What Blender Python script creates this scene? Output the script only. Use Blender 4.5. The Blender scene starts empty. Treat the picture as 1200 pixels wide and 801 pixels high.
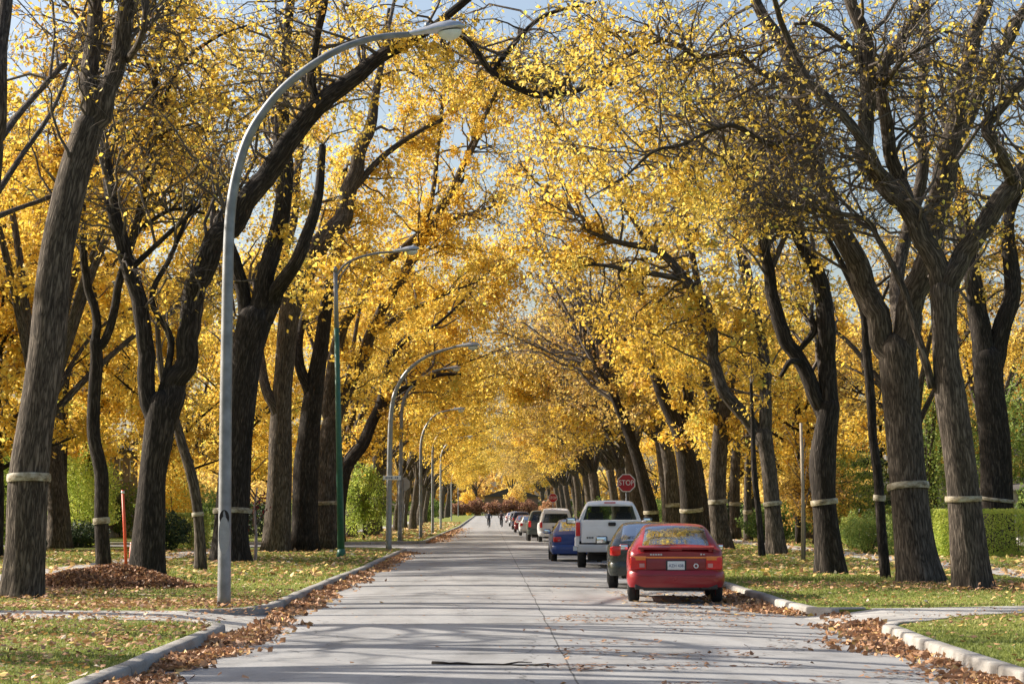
import bpy, bmesh, math, random
import numpy as np
from mathutils import Vector, Matrix, Euler

# ------------------------------------------------------------------ basics
scene = bpy.context.scene
COL = scene.collection
rng = np.random.default_rng(11)
random.seed(5)
F, H = 2500.0, 1.63                      # focal length in photo pixels, eye height
PITCH, YAW = math.atan(200.5 / F), math.atan(25.0 / F)
CAM_E = Euler((math.pi / 2 + PITCH, 0, -YAW), 'XYZ')
CAM_M = np.array(CAM_E.to_matrix())

def ray(px, py):
    return CAM_M @ np.array([(px - 600.0) / F, -(py - 400.5) / F, -1.0])

def P(px, py, Y):
    d = ray(px, py); t = Y / d[1]
    return np.array([d[0] * t, Y, H + d[2] * t])

def ground_z(Y):
    return float(np.clip((Y - 240.0) / 240.0, 0, 1))

LAWN = 0.13
def G(px, py, z=LAWN):
    d = ray(px, py); t = (z - H) / d[2]
    return np.array([d[0] * t, d[1] * t, z])

def tag(o, label=None, cat=None, group=None, kind=None):
    if label: o['label'] = label
    if cat: o['category'] = cat
    if group: o['group'] = group
    if kind: o['kind'] = kind
    return o

def empty(name, loc, rz=0.0, label=None, cat=None, group=None):
    o = bpy.data.objects.new(name, None); COL.objects.link(o)
    o.location = [float(v) for v in loc]; o.rotation_euler = (0, 0, rz); o.empty_display_size = 0.3
    return tag(o, label, cat, group)

def copy_tree(o, parent=None):
    c = o.copy(); COL.objects.link(c); c.parent = parent
    for ch in list(o.children): copy_tree(ch, c)
    return c

class MB:
    """collects quads/tris as numpy blocks and links them as one mesh object"""
    def __init__(self):
        self.v, self.q, self.uv, self.m, self.t, self.n = [], [], [], [], [], 0
    def add(self, verts, quads, uv=None, mat=0, tint=None):
        verts = np.asarray(verts, float); quads = np.asarray(quads, int)
        self.v.append(verts); self.q.append(quads + self.n)
        self.uv.append(np.zeros((len(quads), 4, 2)) if uv is None else np.asarray(uv, float))
        self.m.append(np.full(len(quads), mat, int) if np.isscalar(mat) else np.asarray(mat, int))
        self.t.append(np.full(len(verts), 0.5) if tint is None else np.broadcast_to(tint, (len(verts),)).astype(float))
        self.n += len(verts)
    def build(self, name, mats, parent=None, origin=(0, 0, 0), smooth=True, sharp=None, loc=None):
        v = np.concatenate(self.v) - np.asarray(origin, float)
        q = np.concatenate(self.q); uv = np.concatenate(self.uv); m = np.concatenate(self.m); t = np.concatenate(self.t)
        tri = q[:, 3] == q[:, 2]
        counts = np.where(tri, 3, 4)
        keep = np.ones((len(q), 4), bool); keep[tri, 3] = False
        loops = q[keep]; luv = uv[keep]
        me = bpy.data.meshes.new(name)
        me.vertices.add(len(v)); me.vertices.foreach_set('co', v.astype(np.float32).ravel())
        me.loops.add(len(loops)); me.loops.foreach_set('vertex_index', loops.astype(np.int32))
        me.polygons.add(len(q))
        starts = np.concatenate([[0], np.cumsum(counts)[:-1]])
        me.polygons.foreach_set('loop_start', starts.astype(np.int32))
        me.polygons.foreach_set('loop_total', counts.astype(np.int32))
        me.polygons.foreach_set('material_index', m.astype(np.int32))
        me.polygons.foreach_set('use_smooth', np.full(len(q), smooth, bool))
        l = me.uv_layers.new(name='UVMap'); l.data.foreach_set('uv', luv.astype(np.float32).ravel())
        a = me.attributes.new('tint', 'FLOAT', 'POINT'); a.data.foreach_set('value', t.astype(np.float32))
        me.update(calc_edges=True); me.validate()
        if sharp: me.set_sharp_from_angle(angle=math.radians(sharp))
        for mm in (mats if isinstance(mats, (list, tuple)) else [mats]): me.materials.append(mm)
        o = bpy.data.objects.new(name, me); COL.objects.link(o); o.parent = parent
        if loc is not None: o.location = [float(x) for x in loc]
        return o

def catmull(pts, n_per):
    pts = np.asarray(pts, float)
    if len(pts) < 3: 
        s = np.linspace(0, 1, max(2, n_per + 1))[:, None]
        return pts[0] * (1 - s) + pts[-1] * s
    p = np.vstack([2 * pts[0] - pts[1], pts, 2 * pts[-1] - pts[-2]])
    out = []
    for i in range(1, len(p) - 2):
        s = np.linspace(0, 1, n_per, endpoint=False)[:, None]
        a, b, c, d = p[i - 1], p[i], p[i + 1], p[i + 2]
        out.append(0.5 * (2 * b + (c - a) * s + (2 * a - 5 * b + 4 * c - d) * s ** 2 + (3 * b - a - 3 * c + d) * s ** 3))
    out.append(pts[-1][None])
    return np.vstack(out)

def tube(mb, pts, rad, sides=6, mat=0, tint=0.5, cap=True, rough=0.0, flare=None):
    pts = np.asarray(pts, float); n = len(pts); rad = np.broadcast_to(np.asarray(rad, float), (n,)).copy()
    T = np.gradient(pts, axis=0); T /= np.linalg.norm(T, axis=1)[:, None] + 1e-9
    ref = np.array([0, 1.0, 0]) if abs(T[0][1]) < 0.9 else np.array([1.0, 0, 0])
    U = np.zeros_like(pts); u = np.cross(T[0], ref); u /= np.linalg.norm(u)
    for i in range(n):
        u = u - T[i] * np.dot(u, T[i]); u /= np.linalg.norm(u) + 1e-9; U[i] = u
    V = np.cross(T, U)
    a = np.linspace(0, 2 * np.pi, sides, endpoint=False)
    rr = np.repeat(rad[:, None], sides, 1)
    L = np.concatenate([[0], np.cumsum(np.linalg.norm(np.diff(pts, axis=0), axis=1))])
    if rough:
        ph = rng.uniform(0, 6.28, 6)
        k = np.zeros((n, sides))
        for j, (fa, fl) in enumerate(((2, .7), (3, 1.3), (5, .5), (4, 2.1), (7, .9), (9, 1.6))):
            k += np.sin(fa * a[None] + ph[j] + L[:, None] * fl) / (1 + .35 * j)
        rr *= 1 + rough * k * 0.5
    if flare is not None:
        f = np.exp(-np.maximum(L, 0) / flare[1])[:, None] * flare[0]
        rr *= 1 + f * (0.45 + 0.55 * np.cos(5 * a + flare[2]) + .3 * np.cos(3 * a + 2 * flare[2]))
    ring = pts[:, None] + rr[..., None] * (np.cos(a)[None, :, None] * U[:, None] + np.sin(a)[None, :, None] * V[:, None])
    verts = ring.reshape(-1, 3)
    i = np.arange(n - 1)[:, None]; j = np.arange(sides)[None]; j2 = (j + 1) % sides
    quads = np.stack(np.broadcast_arrays(i * sides + j, i * sides + j2, (i + 1) * sides + j2, (i + 1) * sides + j), -1).reshape(-1, 4)
    circ = max(2 * np.pi * rad.max(), 0.05)
    u0 = (np.arange(sides) / sides * circ); u1 = ((np.arange(sides) + 1) / sides * circ)
    uv = np.zeros((n - 1, sides, 4, 2))
    uv[:, :, 0, 0] = u0; uv[:, :, 1, 0] = u1; uv[:, :, 2, 0] = u1; uv[:, :, 3, 0] = u0
    uv[:, :, 0, 1] = L[:-1, None]; uv[:, :, 1, 1] = L[:-1, None]; uv[:, :, 2, 1] = L[1:, None]; uv[:, :, 3, 1] = L[1:, None]
    uv = uv.reshape(-1, 4, 2)
    if cap:
        verts = np.vstack([verts, pts[-1], pts[0]])
        jj = np.arange(sides); b = (n - 1) * sides
        c1 = np.stack([b + jj, b + (jj + 1) % sides, np.full(sides, n * sides), np.full(sides, n * sides)], -1)
        c0 = np.stack([(jj + 1) % sides, jj, np.full(sides, n * sides + 1), np.full(sides, n * sides + 1)], -1)
        quads = np.vstack([quads, c1, c0]); uv = np.concatenate([uv, np.zeros((2 * sides, 4, 2))])
    mb.add(verts, quads, uv, mat, tint)

def leaves(mb, pos, size, tint, mat=0, flat=0.0, aspect=0.62, up=None):
    """pointed leaf blades, lightly folded along the midrib"""
    n = len(pos); pos = np.asarray(pos, float)
    size = np.broadcast_to(np.asarray(size, float), (n,)) * rng.uniform(.5, 1.4, n)
    d = rng.normal(size=(n, 3)); d[:, 2] = d[:, 2] * (1 - flat) - 0.35 * (1 - flat)
    if flat > .5: d[:, 2] *= .5
    d /= np.linalg.norm(d, axis=1)[:, None]
    r = rng.normal(size=(n, 3))
    if flat: r = r * (1 - flat) + np.cross(d, np.array([0, 0, 1.0])) * flat * 2
    w = r - d * np.sum(r * d, 1)[:, None]; w /= np.linalg.norm(w, axis=1)[:, None] + 1e-9
    nn = np.cross(d, w)
    s = size[:, None]
    a = pos - d * s * .5
    b = pos + w * s * aspect * .5 - d * s * .08 + nn * s * .07
    c = pos + d * s * .5
    e = pos - w * s * aspect * .5 - d * s * .08 + nn * s * .07
    verts = np.stack([a, b, c, e], 1).reshape(-1, 3)
    quads = np.arange(4 * n).reshape(n, 4)
    mb.add(verts, quads, None, mat, np.repeat(np.broadcast_to(tint, (n,)), 4))

# ------------------------------------------------------------------ materials
def new_mat(name):
    m = bpy.data.materials.new(name); m.use_nodes = True
    nt = m.node_tree; b = nt.nodes['Principled BSDF']
    return m, nt, b
def N(nt, t, **kw):
    n = nt.nodes.new(t)
    for k, v in kw.items(): setattr(n, k, v)
    return n
def ramp(nt, stops, interp='LINEAR'):
    r = N(nt, 'ShaderNodeValToRGB'); e = r.color_ramp.elements; r.color_ramp.interpolation = interp
    while len(e) < len(stops): e.new(0.5)
    for k, (p, c) in enumerate(stops): e[k].position = p; e[k].color = (*c, 1)
    return r
def noise(nt, vec, scale, detail=4, rough=.55):
    n = N(nt, 'ShaderNodeTexNoise'); n.inputs['Scale'].default_value = scale; n.inputs['Detail'].default_value = detail
    n.inputs['Roughness'].default_value = rough
    if vec is not None: nt.links.new(vec, n.inputs['Vector'])
    return n
def mapping(nt, vec, scale=(1, 1, 1), loc=(0, 0, 0)):
    m = N(nt, 'ShaderNodeMapping'); m.inputs['Scale'].default_value = scale; m.inputs['Location'].default_value = loc
    nt.links.new(vec, m.inputs['Vector']); return m
def mixc(nt, fac, a, b, mode='MIX'):
    m = N(nt, 'ShaderNodeMix', data_type='RGBA', blend_type=mode)
    for s, k in ((fac, 0), (a, 6), (b, 7)):
        if hasattr(s, 'is_linked') or hasattr(s, 'links'): nt.links.new(s, m.inputs[k])
        elif k == 0: m.inputs[k].default_value = s
        else: m.inputs[k].default_value = (*s, 1)
    return m.outputs[2]
def bump(nt, h, b, strength=.5, dist=.02):
    n = N(nt, 'ShaderNodeBump'); n.inputs['Strength'].default_value = strength; n.inputs['Distance'].default_value = dist
    nt.links.new(h, n.inputs['Height']); nt.links.new(n.outputs[0], b.inputs['Normal'])

def simple(name, col, rough=.5, metal=0.0, var=.12, scale=9.0, bmp=0.0, coat=0.0, spec=.5):
    m, nt, b = new_mat(name)
    tc = N(nt, 'ShaderNodeTexCoord')
    n = noise(nt, tc.outputs['Object'], scale, 5)
    lo = tuple(c * (1 - var) for c in col); hi = tuple(min(1, c * (1 + var)) for c in col)
    r = ramp(nt, [(.3, lo), (.7, hi)]); nt.links.new(n.outputs[0], r.inputs[0]); nt.links.new(r.outputs[0], b.inputs['Base Color'])
    b.inputs['Roughness'].default_value = rough; b.inputs['Metallic'].default_value = metal
    b.inputs['Coat Weight'].default_value = coat; b.inputs['Coat Roughness'].default_value = .08
    b.inputs['Specular IOR Level'].default_value = spec
    if bmp: bump(nt, n.outputs[0], b, bmp, .01)
    return m

def bark_mat(name, lo, mid, hi, moss=0.0):
    m, nt, b = new_mat(name)
    tc = N(nt, 'ShaderNodeTexCoord'); oi = N(nt, 'ShaderNodeObjectInfo')
    mp = mapping(nt, tc.outputs['UV'], (27, 4.2, 1))
    cb = N(nt, 'ShaderNodeCombineXYZ'); nt.links.new(oi.outputs['Random'], cb.inputs[2])
    ad = N(nt, 'ShaderNodeVectorMath', operation='MULTIPLY_ADD'); ad.inputs[1].default_value = (1, 1, 37)
    nt.links.new(cb.outputs[0], ad.inputs[0]); nt.links.new(mp.outputs[0], ad.inputs[2])
    n0 = noise(nt, ad.outputs[0], .62, 3, .5); n0.inputs['Distortion'].default_value = .5
    nf = noise(nt, ad.outputs[0], 1.6, 6, .65)
    sb = N(nt, 'ShaderNodeMath', operation='SUBTRACT'); nt.links.new(n0.outputs[0], sb.inputs[0]); sb.inputs[1].default_value = .5
    ab = N(nt, 'ShaderNodeMath', operation='ABSOLUTE'); nt.links.new(sb.outputs[0], ab.inputs[0])
    n1 = N(nt, 'ShaderNodeMath', operation='MULTIPLY_ADD'); n1.inputs[1].default_value = 2.6
    hf = N(nt, 'ShaderNodeMath', operation='MULTIPLY'); hf.inputs[1].default_value = .55; nt.links.new(nf.outputs[0], hf.inputs[0])
    nt.links.new(ab.outputs[0], n1.inputs[0]); nt.links.new(hf.outputs[0], n1.inputs[2])
    mp2 = mapping(nt, tc.outputs['UV'], (1.2, .7, 1)); n2 = noise(nt, mp2.outputs[0], 1.3, 4)
    r = ramp(nt, [(.22, lo), (.46, mid), (.82, hi)]); nt.links.new(n1.outputs[0], r.inputs[0])
    r2 = ramp(nt, [(.3, (.7, .68, .66)), (.7, (1.2, 1.15, 1.1))]); nt.links.new(n2.outputs[0], r2.inputs[0])
    c = mixc(nt, 1.0, r.outputs[0], r2.outputs[0], 'MULTIPLY')
    nt.links.new(c, b.inputs['Base Color'])
    b.inputs['Roughness'].default_value = .92; b.inputs['Specular IOR Level'].default_value = .15
    bump(nt, n1.outputs[0], b, .6, .03)
    return m

def leaf_mat(name, stops, transl=.42):
    m, nt, b = new_mat(name)
    at = N(nt, 'ShaderNodeAttribute', attribute_name='tint')
    r = ramp(nt, stops); nt.links.new(at.outputs['Fac'], r.inputs[0])
    nt.links.new(r.outputs[0], b.inputs['Base Color'])
    b.inputs['Roughness'].default_value = .55; b.inputs['Specular IOR Level'].default_value = .25
    tr = N(nt, 'ShaderNodeBsdfTranslucent'); nt.links.new(r.outputs[0], tr.inputs['Color'])
    mx = N(nt, 'ShaderNodeMixShader'); mx.inputs[0].default_value = transl
    nt.links.new(b.outputs[0], mx.inputs[1]); nt.links.new(tr.outputs[0], mx.inputs[2])
    nt.links.new(mx.outputs[0], nt.nodes['Material Output'].inputs[0])
    return m

BARK = bark_mat('elm_bark', (.024, .020, .0165), (.088, .073, .060), (.195, .165, .137))
BARK_D = bark_mat('dark_bark', (.013, .011, .009), (.036, .030, .026), (.088, .075, .064))
TWIG = bark_mat('twig_bark', (.07, .06, .053), (.14, .12, .105), (.23, .205, .185))
GOLD = leaf_mat('gold_leaf', [(0, (.38, .20, .05)), (.22, (.72, .46, .07)), (.5, (.89, .61, .085)), (.8, (.93, .71, .18)), (1, (.66, .66, .14))], .54)
AMBER = leaf_mat('amber_leaf', [(0, (.28, .15, .06)), (.3, (.56, .34, .09)), (.6, (.80, .55, .13)), (1, (.90, .70, .22))])
LITTER = leaf_mat('fallen_leaf', [(0, (.16, .085, .05)), (.35, (.36, .19, .10)), (.6, (.52, .29, .15)), (.8, (.66, .42, .16)), (.92, (.82, .60, .17)), (1, (.70, .58, .42))], .12)
GREEN = leaf_mat('green_leaf', [(0, (.06, .10, .03)), (.4, (.15, .23, .05)), (.75, (.28, .37, .09)), (1, (.46, .46, .12))], .42)
LIME = leaf_mat('lime_leaf', [(0, (.14, .22, .04)), (.5, (.36, .46, .08)), (1, (.62, .64, .14))], .48)
RUST = leaf_mat('rust_leaf', [(0, (.14, .06, .04)), (.5, (.32, .16, .10)), (1, (.52, .30, .15))], .3)
CRIMSON = leaf_mat('crimson_leaf', [(0, (.16, .02, .03)), (1, (.36, .05, .06))], .3)
NEEDLE = leaf_mat('needle', [(0, (.012, .022, .014)), (.6, (.03, .055, .028)), (1, (.07, .10, .045))], .15)
BLADE = leaf_mat('grass_blade', [(0, (.11, .14, .03)), (.5, (.25, .29, .065)), (.85, (.38, .38, .11)), (1, (.54, .46, .20))], .4)

def ground_mat(name, stops, sc=6.0, b_s=.4, big=.15):
    m, nt, b = new_mat(name)
    tc = N(nt, 'ShaderNodeTexCoord')
    n1 = noise(nt, tc.outputs['Object'], sc, 8, .7); n2 = noise(nt, tc.outputs['Object'], big, 4)
    r = ramp(nt, stops); nt.links.new(n1.outputs[0], r.inputs[0])
    r2 = ramp(nt, [(.35, (.78, .8, .8)), (.65, (1.2, 1.15, 1.05))]); nt.links.new(n2.outputs[0], r2.inputs[0])
    nt.links.new(mixc(nt, 1.0, r.outputs[0], r2.outputs[0], 'MULTIPLY'), b.inputs['Base Color'])
    b.inputs['Roughness'].default_value = .95; b.inputs['Specular IOR Level'].default_value = .1
    bump(nt, n1.outputs[0], b, b_s, .03)
    return m
LAWN_M = ground_mat('lawn_turf', [(.3, (.11, .12, .035)), (.5, (.17, .20, .045)), (.66, (.25, .25, .075)), (.8, (.32, .25, .11))], 9.0)

def road_mat():
    m, nt, b = new_mat('road_concrete')
    tc = N(nt, 'ShaderNodeTexCoord'); o = tc.outputs['Object']
    fine = noise(nt, o, 38, 6, .7); mid = noise(nt, mapping(nt, o, (1.2, .22, 1)).outputs[0], 1.6, 6, .6); big = noise(nt, o, .22, 3)
    r = ramp(nt, [(.3, (.245, .24, .235)), (.7, (.342, .336, .33))]); nt.links.new(fine.outputs[0], r.inputs[0])
    r2 = ramp(nt, [(.28, (.74, .73, .72)), (.5, (1, 1, 1)), (.72, (1.1, 1.09, 1.07))]); nt.links.new(mid.outputs[0], r2.inputs[0])
    r3 = ramp(nt, [(.35, (.88, .88, .88)), (.65, (1.06, 1.05, 1.04))]); nt.links.new(big.outputs[0], r3.inputs[0])
    c = mixc(nt, 1, mixc(nt, 1, r.outputs[0], r2.outputs[0], 'MULTIPLY'), r3.outputs[0], 'MULTIPLY')
    sx = N(nt, 'ShaderNodeSeparateXYZ'); nt.links.new(o, sx.inputs[0])
    wob = noise(nt, mapping(nt, o, (0, .5, 0)).outputs[0], 1.0, 5)
    def line(coord, centre, width, wamp):
        a = N(nt, 'ShaderNodeMath', operation='MULTIPLY_ADD'); a.inputs[1].default_value = wamp
        nt.links.new(wob.outputs[0], a.inputs[0]); nt.links.new(coord, a.inputs[2])
        s = N(nt, 'ShaderNodeMath', operation='SUBTRACT'); nt.links.new(a.outputs[0], s.inputs[0]); s.inputs[1].default_value = centre + wamp * .5
        ab = N(nt, 'ShaderNodeMath', operation='ABSOLUTE'); nt.links.new(s.outputs[0], ab.inputs[0])
        l = N(nt, 'ShaderNodeMath', operation='LESS_THAN'); nt.links.new(ab.outputs[0], l.inputs[0]); l.inputs[1].default_value = width
        return l.outputs[0]
    c = mixc(nt, line(sx.outputs[0], .80, .010, .10), c, (.085, .082, .08))
    md = N(nt, 'ShaderNodeMath', operation='PINGPONG'); nt.links.new(sx.outputs[1], md.inputs[0]); md.inputs[1].default_value = 4.6
    c = mixc(nt, line(md.outputs[0], .0, .03, .02), c, (.13, .127, .123))
    st = noise(nt, mapping(nt, o, (1, .35, 1), (7, 3, 0)).outputs[0], .9, 4, .6); sr = ramp(nt, [(.56, (1, 1, 1)), (.70, (.80, .79, .78))]); nt.links.new(st.outputs[0], sr.inputs[0])
    c = mixc(nt, 1, c, sr.outputs[0], 'MULTIPLY')
    wv = N(nt, 'ShaderNodeTexWave', wave_type='BANDS', bands_direction='X'); wv.inputs['Scale'].default_value = .17; wv.inputs['Distortion'].default_value = .6; nt.links.new(o, wv.inputs['Vector'])
    wr = ramp(nt, [(0, (.93, .93, .93)), (1, (1.03, 1.03, 1.03))]); nt.links.new(wv.outputs[0], wr.inputs[0]); c = mixc(nt, 1, c, wr.outputs[0], 'MULTIPLY')
    # thin cracks
    v = N(nt, 'ShaderNodeTexVoronoi', feature='DISTANCE_TO_EDGE'); v.inputs['Scale'].default_value = .28
    wn = noise(nt, o, 1.3, 5); vm = N(nt, 'ShaderNodeVectorMath', operation='MULTIPLY_ADD'); vm.inputs[1].default_value = (.9, .9, .9)
    nt.links.new(wn.outputs['Color'], vm.inputs[0]); nt.links.new(o, vm.inputs[2]); nt.links.new(vm.outputs[0], v.inputs['Vector'])
    l = N(nt, 'ShaderNodeMath', operation='LESS_THAN'); nt.links.new(v.outputs['Distance'], l.inputs[0]); l.inputs[1].default_value = .0035
    c = mixc(nt, l.outputs[0], c, (.13, .125, .12))
    nt.links.new(c, b.inputs['Base Color']); b.inputs['Roughness'].default_value = .85; b.inputs['Specular IOR Level'].default_value = .3
    bump(nt, fine.outputs[0], b, .25, .006)
    return m
ROAD_M = road_mat()

def concrete(name, a, c, sc=14):
    m, nt, b = new_mat(name)
    tc = N(nt, 'ShaderNodeTexCoord'); o = tc.outputs['Object']
    f = noise(nt, o, sc * 3, 6, .7); s = noise(nt, o, 1.1, 6, .65)
    r = ramp(nt, [(.3, a), (.7, c)]); nt.links.new(f.outputs[0], r.inputs[0])
    r2 = ramp(nt, [(.3, (.62, .60, .57)), (.55, (1, 1, 1)), (.75, (1.12, 1.11, 1.08))]); nt.links.new(s.outputs[0], r2.inputs[0])
    nt.links.new(mixc(nt, 1, r.outputs[0], r2.outputs[0], 'MULTIPLY'), b.inputs['Base Color'])
    b.inputs['Roughness'].default_value = .9; b.inputs['Specular IOR Level'].default_value = .2
    bump(nt, f.outputs[0], b, .35, .008)
    return m
def add_joints(m):
    nt = m.node_tree; b = nt.nodes['Principled BSDF']; src = b.inputs['Base Color'].links[0].from_socket
    tc = N(nt, 'ShaderNodeTexCoord'); sx = N(nt, 'ShaderNodeSeparateXYZ'); nt.links.new(tc.outputs['Object'], sx.inputs[0])
    pp = N(nt, 'ShaderNodeMath', operation='PINGPONG'); nt.links.new(sx.outputs[1], pp.inputs[0]); pp.inputs[1].default_value = 1.5
    l = N(nt, 'ShaderNodeMath', operation='LESS_THAN'); nt.links.new(pp.outputs[0], l.inputs[0]); l.inputs[1].default_value = .012
    nt.links.new(mixc(nt, l.outputs[0], src, (.09, .085, .08)), b.inputs['Base Color'])
KERB_M = concrete('kerb_concrete', (.27, .25, .225), (.43, .405, .37))
add_joints(KERB_M)
WALK_M = concrete('walk_concrete', (.33, .315, .295), (.46, .44, .41))

# ------------------------------------------------------------------ ground, roads, kerbs
def poly_sheet(name, pts, z, mat, thick=0.0, kind='structure', slope=True):
    """flat polygon (x,y); cut along the two slope breaks"""
    bm = bmesh.new()
    vs = [bm.verts.new((x, y, z)) for x, y in pts]; bm.faces.new(vs)
    for yb in (60, 120, 180, 240, 480):
        bmesh.ops.bisect_plane(bm, geom=bm.verts[:] + bm.edges[:] + bm.faces[:], plane_co=(0, yb, 0), plane_no=(0, 1, 0))
    bmesh.ops.triangulate(bm, faces=bm.faces[:])
    if thick:
        bmesh.ops.recalc_face_normals(bm, faces=bm.faces[:])
        for f in bm.faces:
            if f.normal.z < 0: f.normal_flip()
        e = bmesh.ops.extrude_face_region(bm, geom=bm.faces[:])
        for v in [g for g in e['geom'] if isinstance(g, bmesh.types.BMVert)]: v.co.z -= thick
        bmesh.ops.recalc_face_normals(bm, faces=bm.faces[:])
    for v in bm.verts: v.co.z += ground_z(v.co.y)
    bmesh.ops.recalc_face_normals(bm, faces=bm.faces[:])
    if not thick and bm.faces[:][0].normal.z < 0:
        for f in bm.faces: f.normal_flip()
    me = bpy.data.meshes.new(name); bm.to_mesh(me); bm.free(); me.materials.append(mat)
    o = bpy.data.objects.new(name, me); COL.objects.link(o); return tag(o, kind=kind)

XL, XR = -3.5, 4.9
ring_out = [(-900, -60), (900, -60), (900, 1500), (-900, 1500)]
poly_sheet('ground', ring_out, -.06, LAWN_M)
def arc(cx, cy, r, a0, a1, n=12):
    return [(cx + r * math.cos(math.radians(a0 + (a1 - a0) * i / n)), cy + r * math.sin(math.radians(a0 + (a1 - a0) * i / n))) for i in range(n + 1)]
KL, KR = XL - .18, XR + .18
left_kerbs = [
    [(XL, -20), (XL, 12), (XL, 20), (XL, 28.4), (XL - .06, 28.9), (XL - .26, 29.5), (XL - .62, 30.0), (XL - 1.1, 30.35)],
    [(XL - 1.1, 33.1), (XL - .6, 33.35), (XL - .25, 33.8), (XL - .06, 34.5), (XL, 35.3), (XL, 50), (XL + .08, 60), (XL, 70), (XL, 90)] + arc(XL - 6, 90, 6, 0, 90)[1:] + [(-60, 96)],
    [(-60, 110), (XL - 6, 110)] + arc(XL - 6, 116, 6, -90, 0)[1:] + [(XL, 180), (XL, 240), (XL, 480)],
]
right_kerbs = [
    [(XR + .02, -20), (XR, 12), (XR + .05, 22), (XR + .16, 26), (XR + .3, 28.6), (XR + .5, 29.3), (XR + .95, 29.8)],
    [(XR + 1.0, 33.7), (XR + .45, 33.6), (XR + .12, 33.9), (XR - .02, 35), (XR, 40), (XR, 120), (XR, 240), (XR, 480)],
]
lawn_left_a = [(-400, -20)] + [(x - .15, y) for x, y in left_kerbs[0]] + [(x - .15, y) for x, y in left_kerbs[1][:10]] + \
              [(x - .1, y - .12) for x, y in left_kerbs[1][10:]] + [(-400, 96)]
lawn_left_b = [(-400, 110), (-60, 110.15)] + [(x - .12, y + .12) for x, y in left_kerbs[2][1:14]] + [(XL - .15, 240), (XL - .15, 480), (-400, 480)]
lawn_right = [(400, -20), (400, 480), (XR + .15, 480), (XR + .15, 240), (XR + .15, 120)] + [(x + .15, y) for x, y in right_kerbs[1][4::-1]] + [(x + .15, y) for x, y in right_kerbs[0][::-1]]
for pl in (lawn_left_a, lawn_left_b, lawn_right):
    poly_sheet('lawn', pl, LAWN, LAWN_M, thick=.17)
poly_sheet('lawn', [(-400, 492), (400, 492), (400, 1200), (-400, 1200)], LAWN, LAWN_M, thick=.17)
# crowned carriageway
mb = MB(); xs = np.linspace(XL - .1, XR + .55, 20); ys = np.concatenate([np.arange(-20, 240, 20), [240, 300, 360, 420, 480, 493]])
gx, gy = np.meshgrid(xs, ys)
gz = .075 * np.clip(1 - ((gx - .7) / 4.2) ** 2, -.02, 1) + np.vectorize(ground_z)(gy)
vv = np.stack([gx, gy, gz], -1).reshape(-1, 3); nx = len(xs)
ii, jj = np.meshgrid(np.arange(len(ys) - 1), np.arange(nx - 1), indexing='ij')
qq = np.stack([ii * nx + jj, ii * nx + jj + 1, (ii + 1) * nx + jj + 1, (ii + 1) * nx + jj], -1).reshape(-1, 4)
mb.add(vv, qq); tag(mb.build('road', ROAD_M), kind='structure')
poly_sheet('side_street', [(-300, 96.2), (XL - 6, 96.2), (XL - .02, 90), (XL - .02, 116), (XL - 6, 109.8), (-300, 109.8)], .008, ROAD_M)
poly_sheet('end_street', [(-300, 480.2), (300, 480.2), (300, 492), (-300, 492)], .09, ROAD_M)

def road_z(x):
    return .075 * max(-.02, 1 - ((x - .7) / 4.2) ** 2)

def kerb(path, side):
    # squared cast kerb with a small arris
    mb = MB(); p = []
    for a, b in zip(path[:-1], path[1:]):
        n = max(1, int(math.hypot(b[0] - a[0], b[1] - a[1]) / 1.2)) if a[1] < 130 else 3
        p += [(a[0] + (b[0] - a[0]) * i / n, a[1] + (b[1] - a[1]) * i / n) for i in range(n)]
    p.append(path[-1]); p = np.array(p)
    T = np.gradient(p, axis=0); T /= np.linalg.norm(T, axis=1)[:, None]
    nr = np.stack([-T[:, 1], T[:, 0]], 1) * side         # away from the road
    prof = [(0, -.08), (.008, .115), (.016, .142), (.034, .156), (.17, .159), (.19, .150), (.195, -.05)]
    n = len(p); k = len(prof); V = np.zeros((n, k, 3))
    wig = np.cumsum(rng.normal(0, .004, n)); wig -= np.linspace(0, wig[-1], n); wz = rng.normal(0, .004, n)
    for j, (d, z) in enumerate(prof):
        V[:, j, :2] = p + nr * (d + wig[:, None]); V[:, j, 2] = z + (wz if z > 0 else 0.0) + np.array([ground_z(y) for y in p[:, 1]])
    i, j = np.meshgrid(np.arange(n - 1), np.arange(k - 1), indexing='ij')
    q = np.stack([i * k + j, i * k + j + 1, (i + 1) * k + j + 1, (i + 1) * k + j], -1).reshape(-1, 4)
    if side > 0: q = q[:, ::-1]
    c0 = [[0, 1, 5, 6], [1, 2, 4, 5], [2, 3, 4, 4]]; e = (n - 1) * k
    mb.add(V.reshape(-1, 3), np.vstack([q, c0, [[a + e for a in r] for r in c0]]))
    tag(mb.build('kerb', KERB_M, smooth=True, sharp=50), kind='structure')
for p in left_kerbs[:2]: kerb(p, 1)
kerb(left_kerbs[2], 1)
for p in right_kerbs: kerb(p, -1)

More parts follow.
